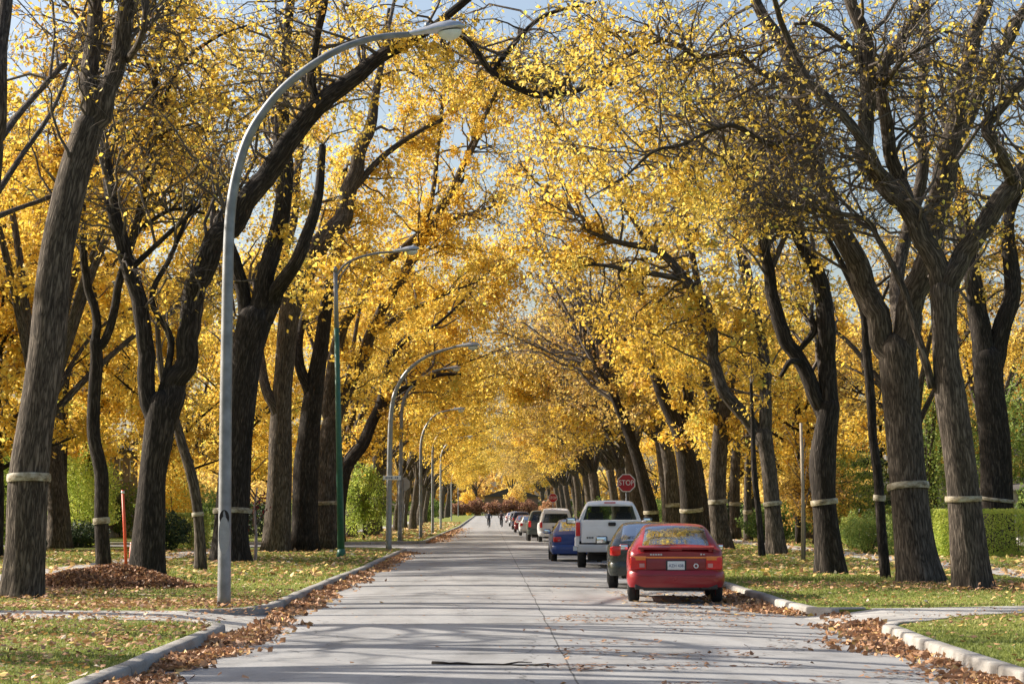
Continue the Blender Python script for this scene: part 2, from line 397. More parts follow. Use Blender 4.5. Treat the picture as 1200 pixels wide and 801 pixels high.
def sheet_grid(name, rows, mat):
    """rows: list of lists of (x,y,z) with equal length"""
    a = np.array(rows, float); n, k = a.shape[:2]; mb = MB()
    i, j = np.meshgrid(np.arange(n - 1), np.arange(k - 1), indexing='ij')
    q = np.stack([i * k + j, i * k + j + 1, (i + 1) * k + j + 1, (i + 1) * k + j], -1).reshape(-1, 4)
    mb.add(a.reshape(-1, 3), q); return tag(mb.build(name, mat, smooth=False), kind='structure')
ZW = LAWN + .006
sheet_grid('crossing_path', [[(XL + .02, 28.7, .005), (XL + .02, 31, .012), (XL + .02, 34.6, .005)],
                     [(XL - .35, 29.55, .045), (XL - .35, 31.3, .045), (XL - .35, 33.75, .045)],
                     [(XL - 1.25, 30.3, ZW), (XL - 1.25, 31.6, ZW), (XL - 1.25, 33.15, ZW)],
                     [(-10.2, 31.3, ZW), (-10.2, 32.2, ZW), (-10.2, 33.5, ZW)],
                     [(-40, 31.9, ZW), (-40, 32.7, ZW), (-40, 33.9, ZW)]], WALK_M)
sheet_grid('crossing_path', [[(XR + .0, 28.4, .0), (XR + .0, 31, .004), (XR - .02, 35, .0)],
                     [(XR + .45, 29.4, .04), (XR + .45, 31.3, .04), (XR + .4, 33.7, .04)],
                     [(XR + 1.15, 29.9, ZW), (XR + 1.15, 31.8, ZW), (XR + 1.15, 33.9, ZW)],
                     [(XR + 2.1, 31.6, ZW), (XR + 2.1, 32.6, ZW), (XR + 2.1, 34.1, ZW)],
                     [(XR + 4.6, 33.5, ZW), (XR + 4.6, 34.3, ZW), (XR + 4.6, 35.2, ZW)],
                     [(40, 33.9, ZW), (40, 34.7, ZW), (40, 35.6, ZW)]], WALK_M)
for x0, x1 in ((-12.0, -10.45), (12.3, 13.95)):
    for y0, y1 in (((-20, 95), (111, 480)) if x0 < 0 else ((-20, 480),)):
        poly_sheet('sidewalk', [(x0, y0), (x1, y0), (x1, y1), (x0, y1)], LAWN + .011, WALK_M)

# ------------------------------------------------------------------ trees
class Tree:
    def __init__(self, base, bark=BARK):
        self.base = np.array(base, float); self.trunk, self.twig, self.leaf = MB(), MB(), MB()
        self.sk, self.skr = [], []; self.bark = bark; self.band = None
    def limb_w(self, pts, rad, rough=.055, base=False, sides=None, n_per=5):
        q = np.column_stack([np.asarray(pts, float), np.asarray(rad, float)])
        c = catmull(q, n_per); p, r = c[:, :3], np.maximum(c[:, 3], .004)
        if not base:                                           # slight knots and kinks
            k = rng.normal(0, 1, p.shape) * r[:, None] * .42; w = np.array([.05, .1, .2, .3, .2, .1, .05])
            k = np.stack([np.convolve(k[:, a], w, 'same') for a in range(3)], 1); k[:2] = 0; p = p + k
        if base:
            T = p[-1] - p[-3]; T = T / np.linalg.norm(T); e = r[-1]
            p = np.vstack([p, p[-1] + T * e * .45, p[-1] + T * e * .8, p[-1] + T * e * .98]); r = np.concatenate([r, [e * .86, e * .55, e * .12]])
        R = r.max(); s = sides or (22 if R > .3 else 14 if R > .15 else 9 if R > .06 else 6)
        tube(self.trunk, p, r, s, rough=rough, flare=(.30, .45, rng.uniform(0, 6)) if base else None)
        self.sk.append(p); self.skr.append(r); return p, r
    def limb(self, spec, base=False, Y0=None):
        """spec: (px, py, width_px, depth offset) traced at the tree's own distance"""
        Y0 = Y0 or self.base[1]; pts, rad = [], []
        for s in spec:
            dy = s[3] if len(s) > 3 else 0.0
            Y = Y0 + dy; pts.append(P(s[0], s[1], Y)); rad.append(s[2] * .5 * Y / F)
        if base:
            pts[0][2] = self.base[2] - .12
        return self.limb_w(pts, rad, base=base)
    def nearest(self, t, zmin=2.2):
        sk = np.concatenate(self.sk); sr = np.concatenate(self.skr)
        d = np.linalg.norm(sk - t, axis=1) + np.where(sk[:, 2] - self.base[2] < zmin, 50, 0) + np.maximum(sk[:, 2] - t[2], 0) * .6
        c = np.flatnonzero(d < d.min() * 1.3 + .5); i = int(rng.choice(c)); return sk[i], sr[i]
    def cloud(self, c, rad, nsec=8, nter=8, nleaf=16, size=.11, tint=(.5, .2), spread=.16, rt=.010, r2=1.0):
        """secondary branches reach into an ellipsoid, carry twigs, and the twigs carry leaves"""
        c = np.asarray(c, float); rad = np.asarray(rad, float); LP, LT = [], []
        for _ in range(nsec):
            d = rng.normal(size=3); d /= np.linalg.norm(d)
            t = c + d * rad * rng.uniform(.25, 1) ** .5
            s, sr = self.nearest(t); ln = np.linalg.norm(t - s)
            r0 = min(sr * .6, .012 + .011 * ln) * r2
            mid = (s + t) / 2 + rng.normal(0, .10 * ln, 3) + np.array([0, 0, .12 * ln])
            u = np.linspace(0, 1, 7)[:, None]
            p = (1 - u) ** 2 * s + 2 * u * (1 - u) * mid + u ** 2 * t
            p[1:] += rng.normal(0, .028 * ln, (6, 3))
            tube(self.twig, p, np.linspace(r0, max(.006, rt * .8), 7), 5, cap=False)
            tl = np.clip(.32 * ln, .5, 1.5) * (np.mean(rad) / 2.0) ** .3
            ct = tint[0] + rng.normal(0, tint[1] * .6)
            for k in range(nter):
                a = rng.uniform(.3, 1) if k else 1.0
                i0 = a * 6; i = int(min(5, i0)); st = p[i] + (p[i + 1] - p[i]) * (i0 - i)
                d = (p[i + 1] - p[i]); d /= np.linalg.norm(d) + 1e-9
                e = d * .6 + rng.normal(0, .6, 3); e[2] -= .05; e /= np.linalg.norm(e)
                l = tl * rng.uniform(.5, 1.25)
                q = np.stack([st, st + e * l * .5 + rng.normal(0, .07 * l, 3), st + e * l + np.array([0, 0, -.10 * l]) + rng.normal(0, .08 * l, 3)])
                tube(self.twig, q, [rt, rt * .75, rt * .45], 3, cap=False)
                if rng.random() < .6:
                    e2 = e * .7 + rng.normal(0, .55, 3)
                    q2 = np.stack([q[1], q[1] + e2 * l * .35, q[1] + e2 * l * .6 + np.array([0, 0, -.05])])
                    tube(self.twig, q2, [rt * .7, rt * .55, rt * .35], 3, cap=False)
                m = rng.poisson(nleaf)
                if m:
                    s_ = rng.uniform(.1, 1.05, m)[:, None]
                    pp = st + (q[2] - st) * s_ + rng.normal(0, spread * l ** .5, (m, 3)); pp[:, 2] -= .05
                    LP.append(pp); LT.append(np.clip(ct + rng.normal(0, tint[1] * .4) + rng.normal(0, tint[1] * .7, m), 0, 1))
        if LP:
            leaves(self.leaf, np.concatenate(LP), size, np.concatenate(LT))
    def pc(self, px, py, rx, ry, Y, rd, **kw):
        self.cloud(P(px, py, Y), (rx * Y / F, rd, ry * Y / F), **kw)
    def build(self, name, label, cat='tree', group=None, leafm=GOLD, twigm=TWIG):
        root = empty(name, self.base, 0, label, cat, group)
        self.trunk.build('trunk', self.bark, root, self.base)
        if self.twig.n: self.twig.build('branches', twigm, root, self.base)
        if self.leaf.n: self.leaf.build('crown', leafm, root, self.base, smooth=False)
        if self.band: self.band.build('trunk_band', BAND_M, root, self.base)
        self.root = root; return root

def band_mat():
    m, nt, b = new_mat('sticky_band')
    tc = N(nt, 'ShaderNodeTexCoord')
    oi = N(nt, 'ShaderNodeObjectInfo'); mpb = mapping(nt, tc.outputs['UV'], (4, 9, 1)); cb = N(nt, 'ShaderNodeCombineXYZ'); nt.links.new(oi.outputs['Random'], cb.inputs[2]); nt.links.new(oi.outputs['Random'], cb.inputs[0])
    sc_ = N(nt, 'ShaderNodeVectorMath', operation='MULTIPLY_ADD'); sc_.inputs[1].default_value = (23, 0, 41); nt.links.new(cb.outputs[0], sc_.inputs[0]); nt.links.new(mpb.outputs[0], sc_.inputs[2])
    n = noise(nt, sc_.outputs[0], 1.0, 7, .75)
    r = ramp(nt, [(.36, (.07, .055, .035)), (.46, (.24, .19, .11)), (.56, (.40, .36, .27)), (.72, (.52, .50, .44))])
    nt.links.new(n.outputs[0], r.inputs[0]); nt.links.new(r.outputs[0], b.inputs['Base Color']); b.inputs['Roughness'].default_value = .6
    bump(nt, n.outputs[0], b, .3, .01)
    return m
BAND_M = band_mat()

def add_band(t, py, hpx=9, tilt=0.0, limb=0):
    """a thin wrap round the trunk at the traced height"""
    p, r = t.sk[limb], t.skr[limb]; Y = t.base[1]
    z = P(600, py, Y)[2]; i = int(np.argmin(np.abs(p[:, 2] - z)))
    c = p[i]; ax = p[min(i + 1, len(p) - 1)] - p[max(i - 1, 0)]; ax /= np.linalg.norm(ax)
    ax = ax + np.array([tilt + rng.normal(0, .05), rng.normal(0, .06), 0]); hh = hpx * Y / F * .5 * rng.uniform(.6, .95)
    t.band = MB(); rr = r[min(i, len(r) - 4)] * 1.10 + .016
    a = np.linspace(-1, 1, 5)[:, None]
    tube(t.band, c + ax * hh * a, [rr * .97, rr, rr * 1.004, rr, rr * .975], 26, cap=False, rough=.02)

GRP_BANDED = None
# ---- left side, traced one by one
def L0():
    t = Tree(G(-62, 694)); Y = t.base[1]
    t.limb([(-62, 700, 62), (-55, 590, 46), (-40, 450, 42), (-25, 300, 38), (-12, 170, 34)], base=True)
    t.limb([(-14, 185, 28), (-2, 100, 24), (6, 30, 20, 1), (14, -60, 16, 2), (40, -160, 10, 3)])
    t.limb([(-14, 185, 26), (-40, 60, 20), (-80, -60, 16), (-110, -180, 9)])
    t.limb([(-20, 250, 10), (20, 190, 7, 2), (60, 130, 5, 4), (90, 60, 3, 6)])
    t.limb([(-16, 185, 12), (30, 125, 8, 6), (80, 70, 6.5, 11), (150, 20, 5, 13), (230, -30, 3, 13)])
    t.limb([(-22, 262, 9), (20, 245, 6, 6), (90, 215, 5, 12), (160, 160, 4, 13), (230, 110, 2.5, 14)])
    for a in ((60, 60, 90, 80), (130, 140, 90, 90), (30, 220, 60, 60), (150, 20, 90, 60), (60, -100, 100, 70), (210, 60, 90, 80), (20, 140, 80, 80), (100, 230, 80, 60), (240, 150, 70, 60)):
        t.pc(*a, Y + 13, 4, nsec=12, nter=9, nleaf=15, size=.145, tint=(.42, .22))
    t.build('elm_tree', 'elm cut off by the left edge, dark limb in the top corner')
def L1():
    t = Tree(G(25, 700)); Y = t.base[1]
    t.limb([(24, 704, 50), (30, 640, 46), (34, 560, 45), (45, 480, 41), (56, 400, 41), (63, 320, 40), (74, 260, 39), (88, 200, 38), (104, 148, 36)], base=True)
    t.limb([(103, 156, 25), (106, 100, 22), (109, 50, 20, .5), (113, -10, 18, 1), (120, -90, 14, 2), (150, -190, 8, 3)])
    t.limb([(104, 156, 27), (125, 110, 24), (142, 58, 23), (154, 0, 21), (175, -80, 17), (210, -180, 9)])
    t.limb([(150, 70, 9), (166, 40, 8, -1), (172, -20, 7, -1)])
    t.pc(170, -60, 120, 80, Y + 1, 4, nsec=12, nter=7, nleaf=4, size=.12)
    t.pc(60, -40, 90, 60, Y + 1, 4, nsec=8, nter=7, nleaf=5, size=.12)
    for a in ((150, 40, 90, 70), (70, 60, 60, 70), (190, -20, 80, 60)): t.pc(*a, Y, 2.5, nsec=16, nter=13, nleaf=.5, size=.11, rt=.0075)
    add_band(t, 565, 11, -.10)
    t.build('elm_tree', 'stout elm leaning right at the left edge, bark banded, beside the brown leaf heap')
def L2():
    t = Tree(G(71, 640), BARK_D); Y = t.base[1]
    t.limb([(70, 644, 19), (71, 560, 16), (72, 480, 15), (76, 400, 13), (70, 320, 11), (60, 240, 9)], base=True)
    t.limb([(74, 420, 9), (40, 350, 8), (10, 290, 6)])
    for a in ((40, 330, 70, 60), (110, 300, 60, 60), (60, 430, 60, 40)):
        t.pc(*a, Y + 2, 4, nsec=9, nter=9, nleaf=16, size=.19, tint=(.5, .2))
    t.build('elm_tree', 'thin dark straight trunk just right of the leaning edge elm, at the green shrubs')
def L3():
    t = Tree(G(121, 672), BARK_D); Y = t.base[1]
    t.limb([(122, 676, 18), (119, 610, 17), (119, 556, 17), (110, 512, 16), (110, 468, 15), (113, 425, 15), (112, 400, 14)], base=True)
    t.limb([(112, 410, 11), (111, 363, 10), (103, 337, 10), (97, 294, 9), (98, 250, 8), (90, 200, 6, 1), (60, 140, 4, 2)])
    t.limb([(112, 412, 11), (124, 394, 10), (135, 350, 10), (142, 320, 10), (157, 276, 10), (168, 230, 9), (175, 200, 9), (180, 150, 9), (183, 94, 8), (193, 49, 8), (199, 0, 7), (205, -60, 5)])
    t.limb([(157, 276, 6), (178, 258, 5), (205, 245, 4), (240, 250, 3)]); t.limb([(180, 150, 6), (210, 80, 5), (250, 45, 4), (290, 30, 2)])
    t.limb([(183, 94, 5), (160, 55, 4), (120, 40, 3)])
    for a in ((130, 190, 110, 90), (210, 110, 80, 70), (100, 70, 80, 60), (230, 200, 60, 60)):
        t.pc(*a, Y + .5, 3, nsec=22, nter=10, nleaf=2.6, size=.12, rt=.009)
    add_band(t, 606, 10)
    t.build('elm_tree', 'slim dark tree with a pale band, standing behind the brown leaf heap')
def L4():
    t = Tree(G(172, 678), BARK_D); Y = t.base[1]
    t.limb([(171, 682, 42), (176, 600, 34), (179, 556, 31), (186, 512, 36), (190, 474, 36)], base=True)
    t.limb([(180, 500, 20), (175, 438, 21), (170, 394, 20), (164, 350, 19), (153, 315, 18), (144, 285, 17), (134, 245, 15), (127, 202, 13, 1), (122, 170, 11, 1), (112, 100, 9, 2), (118, 30, 7, 3)])
    t.limb([(192, 500, 28), (206, 458, 27), (214, 425, 26), (218, 390, 25), (222, 355, 25), (229, 329, 26), (245, 298, 26), (266, 270, 26), (286, 234, 26), (314, 198, 25), (347, 157, 24), (381, 124, 22), (415, 94, 19), (448, 67, 16), (490, 44, 12), (520, 22, 10), (552, -4, 9), (590, -40, 6)])
    t.limb([(370, 132, 11), (367, 97, 10), (370, 56, 9), (381, 0, 8), (385, -60, 5)])
    t.limb([(505, 33, 8), (535, 38, 8), (556, 58, 8), (577, 86, 8), (610, 105, 9), (642, 112, 8), (690, 103, 6), (725, 97, 4)])
    t.limb([(577, 86, 6), (594, 60, 7), (612, 40, 6), (640, 18, 5), (700, 3, 3)]); t.limb([(642, 111, 5), (665, 88, 4), (670, 60, 3)])
    t.limb([(186, 470, 8), (200, 400, 8), (178, 350, 7), (200, 300, 6), (225, 240, 4)])
    t.limb([(153, 315, 8), (190, 280, 6), (235, 240, 4)])
    for a in ((400, 30, 70, 60, 10), (480, 70, 80, 60, 13), (560, 60, 80, 60, 9), (640, 60, 70, 50, 7), (330, 70, 70, 80, 8), (220, 130, 80, 80, 3), (140, 90, 70, 70, 4), (450, -20, 120, 50, 8), (300, 150, 60, 50, 5)):
        t.pc(*a[:4], Y + 1.5, 3.5, nsec=10, nter=9, nleaf=a[4], size=.12, tint=(.52, .2))
    for a in ((150, 150, 90, 90), (230, 180, 70, 70), (330, 60, 70, 60), (100, 260, 60, 50), (210, 330, 50, 50), (600, 60, 60, 50), (660, 90, 60, 40)): t.pc(*a, Y, 2.5, nsec=15, nter=13, nleaf=.6, size=.11, rt=.0085)
    t.build('elm_tree', 'dark forked elm whose long limb sweeps up behind the nearest lamp arm', leafm=GOLD)
def L5():
    t = Tree(G(237, 668)); Y = t.base[1]
    t.limb([(236, 672, 14), (233, 613, 12), (226, 564, 12), (213, 519, 11), (205, 490, 10), (190, 440, 8), (184, 380, 6)], base=True)
    t.pc(180, 390, 50, 50, Y + 1, 2, nsec=8, nter=6, nleaf=5, size=.13)
    add_band(t, 607, 8)
    t.build('young_tree', 'thin bowed tree with a pale band, left of the nearest lamp pole')
def L6():
    t = Tree(G(271, 658), BARK_D); Y = t.base[1]
    t.limb([(270, 662, 46), (271, 620, 41), (273, 590, 40), (278, 512, 37), (287, 425, 37), (298, 375, 40)], base=True)
    t.limb([(296, 390, 26), (312, 325, 22), (329, 272, 20), (334, 215, 18), (331, 150, 15), (335, 60, 12), (342, 0, 10), (350, -80, 6)])
    t.limb([(294, 395, 20), (285, 330, 16), (268, 280, 13), (240, 220, 10, 1), (230, 150, 7, 2)])
    t.limb([(300, 385, 24), (322, 345, 20), (350, 300, 16, -1), (372, 240, 12, -1), (378, 170, 8, -1)])
    for a in ((260, 200, 80, 80), (300, 80, 90, 80), (360, 170, 70, 80), (240, 330, 50, 60), (320, 260, 60, 60), (230, 40, 80, 60)):
        t.pc(*a, Y + 2, 4, nsec=12, nter=9, nleaf=15, size=.14, tint=(.5, .2))
    add_band(t, 595, 7)
    t.build('elm_tree', 'thick upright elm trunk directly behind the nearest lamp pole')
def L8():
    t = Tree(G(324, 646)); Y = t.base[1]
    t.limb([(323, 650, 36), (326, 600, 30), (328, 556, 28), (330, 470, 24), (333, 430, 23), (339, 370, 25), (350, 326, 26)], base=True)
    t.limb([(346, 340, 26), (372, 295, 24), (400, 258, 22), (411, 225, 19), (418, 187, 17), (430, 157, 15), (437, 120, 11), (447, 70, 7), (455, 10, 4)])
    t.limb([(340, 372, 20), (330, 310, 17), (345, 250, 13), (350, 190, 10, 1), (352, 120, 7, 1)])
    t.limb([(328, 500, 14), (312, 455, 12), (302, 400, 9, 2), (296, 340, 6, 3)]); t.limb([(411, 225, 9), (440, 190, 8), (480, 160, 6), (520, 140, 4)])
    for a in ((430, 130, 80, 70), (370, 190, 60, 70), (460, 210, 60, 60), (410, 290, 50, 50), (490, 130, 70, 60), (390, 60, 80, 60), (300, 300, 40, 60)):
        t.pc(*a, Y + 2, 4, nsec=13, nter=9, nleaf=17, size=.16, tint=(.52, .2))
    t.build('elm_tree', 'big grey elm trunk behind the bare pink sapling, limb bending right high up')
def L8b():
    t = Tree(G(356, 645), BARK_D); Y = t.base[1]
    t.limb([(357, 649, 32), (358, 556, 29), (362, 512, 26), (369, 450, 22), (377, 400, 18), (385, 340, 14), (393, 295, 12), (399, 250, 10), (405, 200, 7)], base=True)
    t.limb([(366, 470, 14), (352, 420, 12), (356, 370, 10, 2)])
    for a in ((400, 230, 50, 60), (380, 350, 40, 50), (430, 330, 40, 50)):
        t.pc(*a, Y + 2, 4, nsec=10, nter=9, nleaf=16, size=.17, tint=(.5, .2))
    t.build('elm_tree', 'dark elm trunk close against the big grey one, left of the green lamp')
def L9():
    t = Tree(G(383, 643)); Y = t.base[1]
    t.limb([(383, 647, 28), (382, 556, 25), (387, 505, 23), (398, 470, 20)], base=True)
    t.limb([(396, 480, 16), (420, 433, 14), (433, 394, 13), (446, 368, 12), (464, 337, 12), (481, 307, 11), (508, 267, 10), (519, 240, 9), (537, 206, 8), (552, 176, 6), (567, 150, 4)])
    t.limb([(388, 505, 18), (392, 440, 16), (400, 390, 15), (420, 346, 13), (442, 315, 11), (468, 294, 9), (508, 256, 7), (546, 205, 4)])
    t.limb([(481, 307, 8), (505, 230, 6, 1), (516, 150, 5, 1), (522, 80, 3, 1), (530, 30, 1.5, 1)]); t.limb([(537, 206, 6), (566, 140, 5, 1), (590, 90, 3, 1), (616, 40, 1.6, 1)]); t.limb([(508, 267, 5), (550, 252, 4, 1), (592, 236, 2, 1)]); t.limb([(433, 394, 8), (470, 370, 6, 1), (520, 345, 4, 1), (560, 330, 2, 1)])
    for a in ((500, 190, 55, 45, 15), (545, 130, 60, 45, 12), (460, 260, 50, 50, 18), (510, 310, 50, 50, 18), (470, 360, 50, 45, 18), (540, 270, 40, 40, 15), (430, 430, 40, 40, 16), (520, 60, 80, 50, 15), (560, 225, 30, 40, 8), (590, 110, 50, 40, 14), (520, 120, 60, 50, 16), (560, 330, 30, 40, 8), (610, 60, 60, 50, 11), (580, 260, 35, 50, 5), (600, 190, 40, 40, 4)):
        t.pc(*a[:4], Y + 1, 4, nsec=12, nter=9, nleaf=a[4], size=.165, tint=(.53, .2))
    add_band(t, 598, 6)
    t.build('elm_tree', 'elm beside the green lamp with two long limbs rising right toward the sky gap')
def L10():
    t = Tree(G(397, 634), BARK_D); Y = t.base[1]
    t.limb([(396, 636, 17), (398, 590, 15), (406, 548, 14), (425, 521, 14), (435, 497, 13), (447, 470, 12), (452, 438, 10), (461, 416, 9), (475, 398, 7), (505, 385, 4), (545, 350, 3), (580, 310, 2)], base=True)
    t.limb([(440, 485, 9), (470, 455, 7), (510, 440, 5), (540, 438, 3)])
    for a in ((500, 400, 50, 40), (450, 500, 45, 30), (530, 450, 40, 30), (470, 440, 50, 40), (410, 500, 40, 40), (560, 340, 35, 40), (585, 380, 30, 40), (590, 300, 25, 30), (605, 350, 30, 40), (570, 300, 30, 40)):
        t.pc(*a, Y + 2, 4, nsec=11, nter=9, nleaf=15, size=.19, tint=(.48, .22))
    t.build('elm_tree', 'thin dark trunk curving right behind the green lamp post', leafm=GOLD)

# ---- right side
def R1():
    t = Tree(G(1139, 690)); Y = t.base[1]
    t.limb([(1139, 694, 46), (1134, 640, 42), (1129, 584, 37), (1122, 520, 36), (1115, 470, 36), (1109, 420, 31), (1107, 380, 30), (1106, 340, 34)], base=True)
    t.limb([(1105, 350, 30), (1097, 315, 28), (1080, 278, 26), (1058, 236, 25), (1029, 207, 24), (1014, 183, 22), (1016, 144, 19), (1018, 100, 19), (1014, 44, 17), (997, 0, 14), (985, -60, 9)])
    t.limb([(1040, 218, 14), (1012, 170, 13, -1), (970, 118, 12, -1), (945, 92, 10, -1), (920, 40, 8, -1), (905, -10, 6, -2)])
    t.limb([(1070, 258, 18), (1058, 215, 17, 1), (1043, 180, 16, 1), (1036, 131, 15, 1), (1033, 82, 15, 1), (1062, 33, 14, 1), (1084, 0, 12, 1), (1110, -60, 8, 2)])
    t.limb([(1108, 352, 28), (1118, 315, 25), (1136, 284, 24), (1163, 249, 23), (1189, 218, 22), (1212, 190, 20), (1250, 130, 15), (1270, 40, 9)])
    t.limb([(1189, 218, 14), (1165, 170, 14, -1), (1160, 145, 13, -1), (1185, 112, 12, -1), (1215, 80, 9, -1)])
    t.limb([(1092, 455, 10), (1080, 408, 9), (1058, 341, 8), (1032, 284, 7), (1014, 258, 6), (975, 249, 5), (925, 243, 4), (880, 238, 3)])
    t.limb([(1018, 100, 9), (1000, 60, 8), (960, 30, 6), (930, 28, 4)]); t.limb([(1034, 100, 8), (1060, 70, 6, -1), (1100, 45, 4, -1)])
    for a in ((1000, 40, 90, 60, .9), (1120, 60, 90, 70, 1.1), (930, 110, 80, 60, .8), (1170, 130, 60, 70, 1.0), (960, 190, 70, 50, .8), (1080, -40, 120, 50, 1), (900, 240, 50, 30, 1), (1150, 240, 40, 40, 1)):
        t.pc(*a[:4], Y, 3, nsec=20, nter=11, nleaf=a[4], size=.11, tint=(.6, .2), rt=.008)
    for a in ((960, 120, 80, 70), (1060, 60, 80, 60), (1130, 130, 60, 80), (1180, 60, 60, 70), (900, 230, 60, 40), (1000, 250, 50, 40)): t.pc(*a, Y, 2.5, nsec=18, nter=14, nleaf=.4, size=.11, rt=.007)
    add_band(t, 584, 11, .03)
    t.build('elm_tree', 'front right elm nearest the path, banded, twisting bare limbs spreading at the top')
def R2():
    t = Tree(G(1078, 682)); Y = t.base[1]
    t.limb([(1078, 687, 56), (1070, 630, 47), (1064, 570, 44), (1059, 500, 42), (1055, 450, 43), (1051, 410, 44)], base=True)
    t.limb([(1046, 425, 30), (1034, 383, 29), (1018, 348, 28), (999, 303, 26), (975, 253, 24), (962, 210, 23), (949, 170, 22), (940, 127, 20), (918, 57, 17), (888, 4, 13), (870, -60, 8)])
    t.limb([(1056, 425, 32), (1064, 375, 31), (1076, 330, 30), (1089, 285, 30), (1099, 245, 29), (1109, 205, 28), (1118, 166, 26), (1125, 114, 22), (1139, 57, 20), (1155, 0, 16), (1165, -70, 10)])
    t.limb([(1116, 180, 18), (1136, 132, 17, 1), (1160, 80, 16, 1), (1186, 42, 14, 1), (1215, -10, 9, 1)])
    t.limb([(1058, 400, 20), (1052, 340, 18, 2), (1062, 280, 16, 3), (1080, 200, 14, 3), (1078, 120, 12, 3), (1085, 40, 9, 4), (1080, -50, 6, 4)])
    t.limb([(946, 160, 9), (905, 168, 7, -2), (862, 148, 6, -3), (835, 152, 5, -3), (800, 170, 4.5, -4), (765, 178, 4, -4.5), (735, 205, 3, -5), (690, 232, 1.6, -6)])
    t.limb([(930, 95, 9), (890, 84, 7.5, -1), (860, 62, 6.5, -1), (820, 66, 6, -2), (780, 48, 5, -3), (745, 62, 4, -3), (700, 86, 2, -4)])
    for a in ((880, 60, 90, 70, 1.4), (820, 130, 80, 60, 2.8), (1060, 90, 70, 80, .9), (1160, 60, 70, 70, 1.1), (930, 200, 60, 60, 1.4)):
        t.pc(*a[:4], Y, 3.5, nsec=19, nter=11, nleaf=a[4], size=.12, tint=(.6, .18), rt=.009)
    for a in ((740, 110, 70, 60, 7), (680, 170, 60, 70, 7), (770, 220, 70, 60, 9), (840, 240, 60, 50, 7), (660, 80, 60, 60, 6), (740, 25, 70, 40, 4), (820, 20, 70, 40, 2.5), (670, 20, 60, 40, 4)):
        t.pc(*a[:4], Y - 3.5, 3, nsec=11, nter=9, nleaf=a[4] * 1.3, size=.112, tint=(.62, .18), rt=.008)
    for a in ((830, 90, 80, 60), (760, 110, 70, 60), (900, 110, 70, 70), (1000, 60, 70, 70), (800, 200, 70, 50)): t.pc(*a, Y - 1, 2.5, nsec=11, nter=13, nleaf=1.0, size=.11, rt=.007, r2=.7)
    add_band(t, 570, 10)
    t.build('elm_tree', 'widest right elm with flared rough roots, left of the path-side elm')
def R3():
    t = Tree(G(1037, 677), BARK_D); Y = t.base[1]
    t.limb([(1038, 680, 13), (1033, 620, 12), (1029, 560, 12), (1023, 515, 11), (1021, 475, 11), (1016, 414, 10), (1012, 366, 9), (999, 335, 8), (984, 304, 7), (968, 275, 5), (940, 230, 3)], base=True)
    t.limb([(1014, 390, 5), (1035, 350, 4), (1050, 310, 3)])
    t.pc(960, 260, 60, 50, Y, 2, nsec=10, nter=7, nleaf=2.5, size=.12)
    add_band(t, 577, 8)
    t.build('young_tree', 'thin leaning dark tree with a pale band, left of the widest right elm')
def R4():
    t = Tree(G(975, 672), BARK_D); Y = t.base[1]
    t.limb([(975, 676, 35), (970, 630, 31), (966, 588, 28), (964, 545, 32), (967, 510, 29), (972, 475, 25)], base=True)
    t.limb([(968, 490, 20), (953, 460, 18), (935, 418, 17), (918, 387, 17), (905, 348, 15), (898, 304, 13), (895, 275, 12), (889, 240, 10), (882, 205, 6)])
    t.limb([(973, 488, 22), (970, 422, 22), (968, 370, 21), (961, 330, 19), (944, 294, 17), (925, 258, 14), (903, 234, 11), (880, 215, 7)])
    t.limb([(934, 415, 6), (953, 385, 9), (951, 372, 8)]); t.limb([(938, 424, 8), (925, 425, 7, -1), (914, 442, 5, -1)])
    for a in ((880, 220, 80, 60, 7), (900, 310, 60, 60, 8), (950, 230, 60, 60, 6), (830, 260, 60, 50, 9), (900, 120, 90, 80, 2.4), (990, 90, 80, 80, 2), (840, 60, 80, 60, 3), (960, 330, 50, 60, 7)):
        t.pc(*a[:4], Y + 1.5, 3.5, nsec=11, nter=9, nleaf=a[4], size=.135, tint=(.55, .2))
    for a in ((880, 200, 60, 60), (940, 160, 70, 60), (850, 140, 60, 60)): t.pc(*a, Y, 2.5, nsec=16, nter=12, nleaf=.8, size=.12, rt=.009)
    add_band(t, 588, 8)
    t.build('elm_tree', 'dark elm with a swollen trunk forking in two, right of the thin staked sapling')
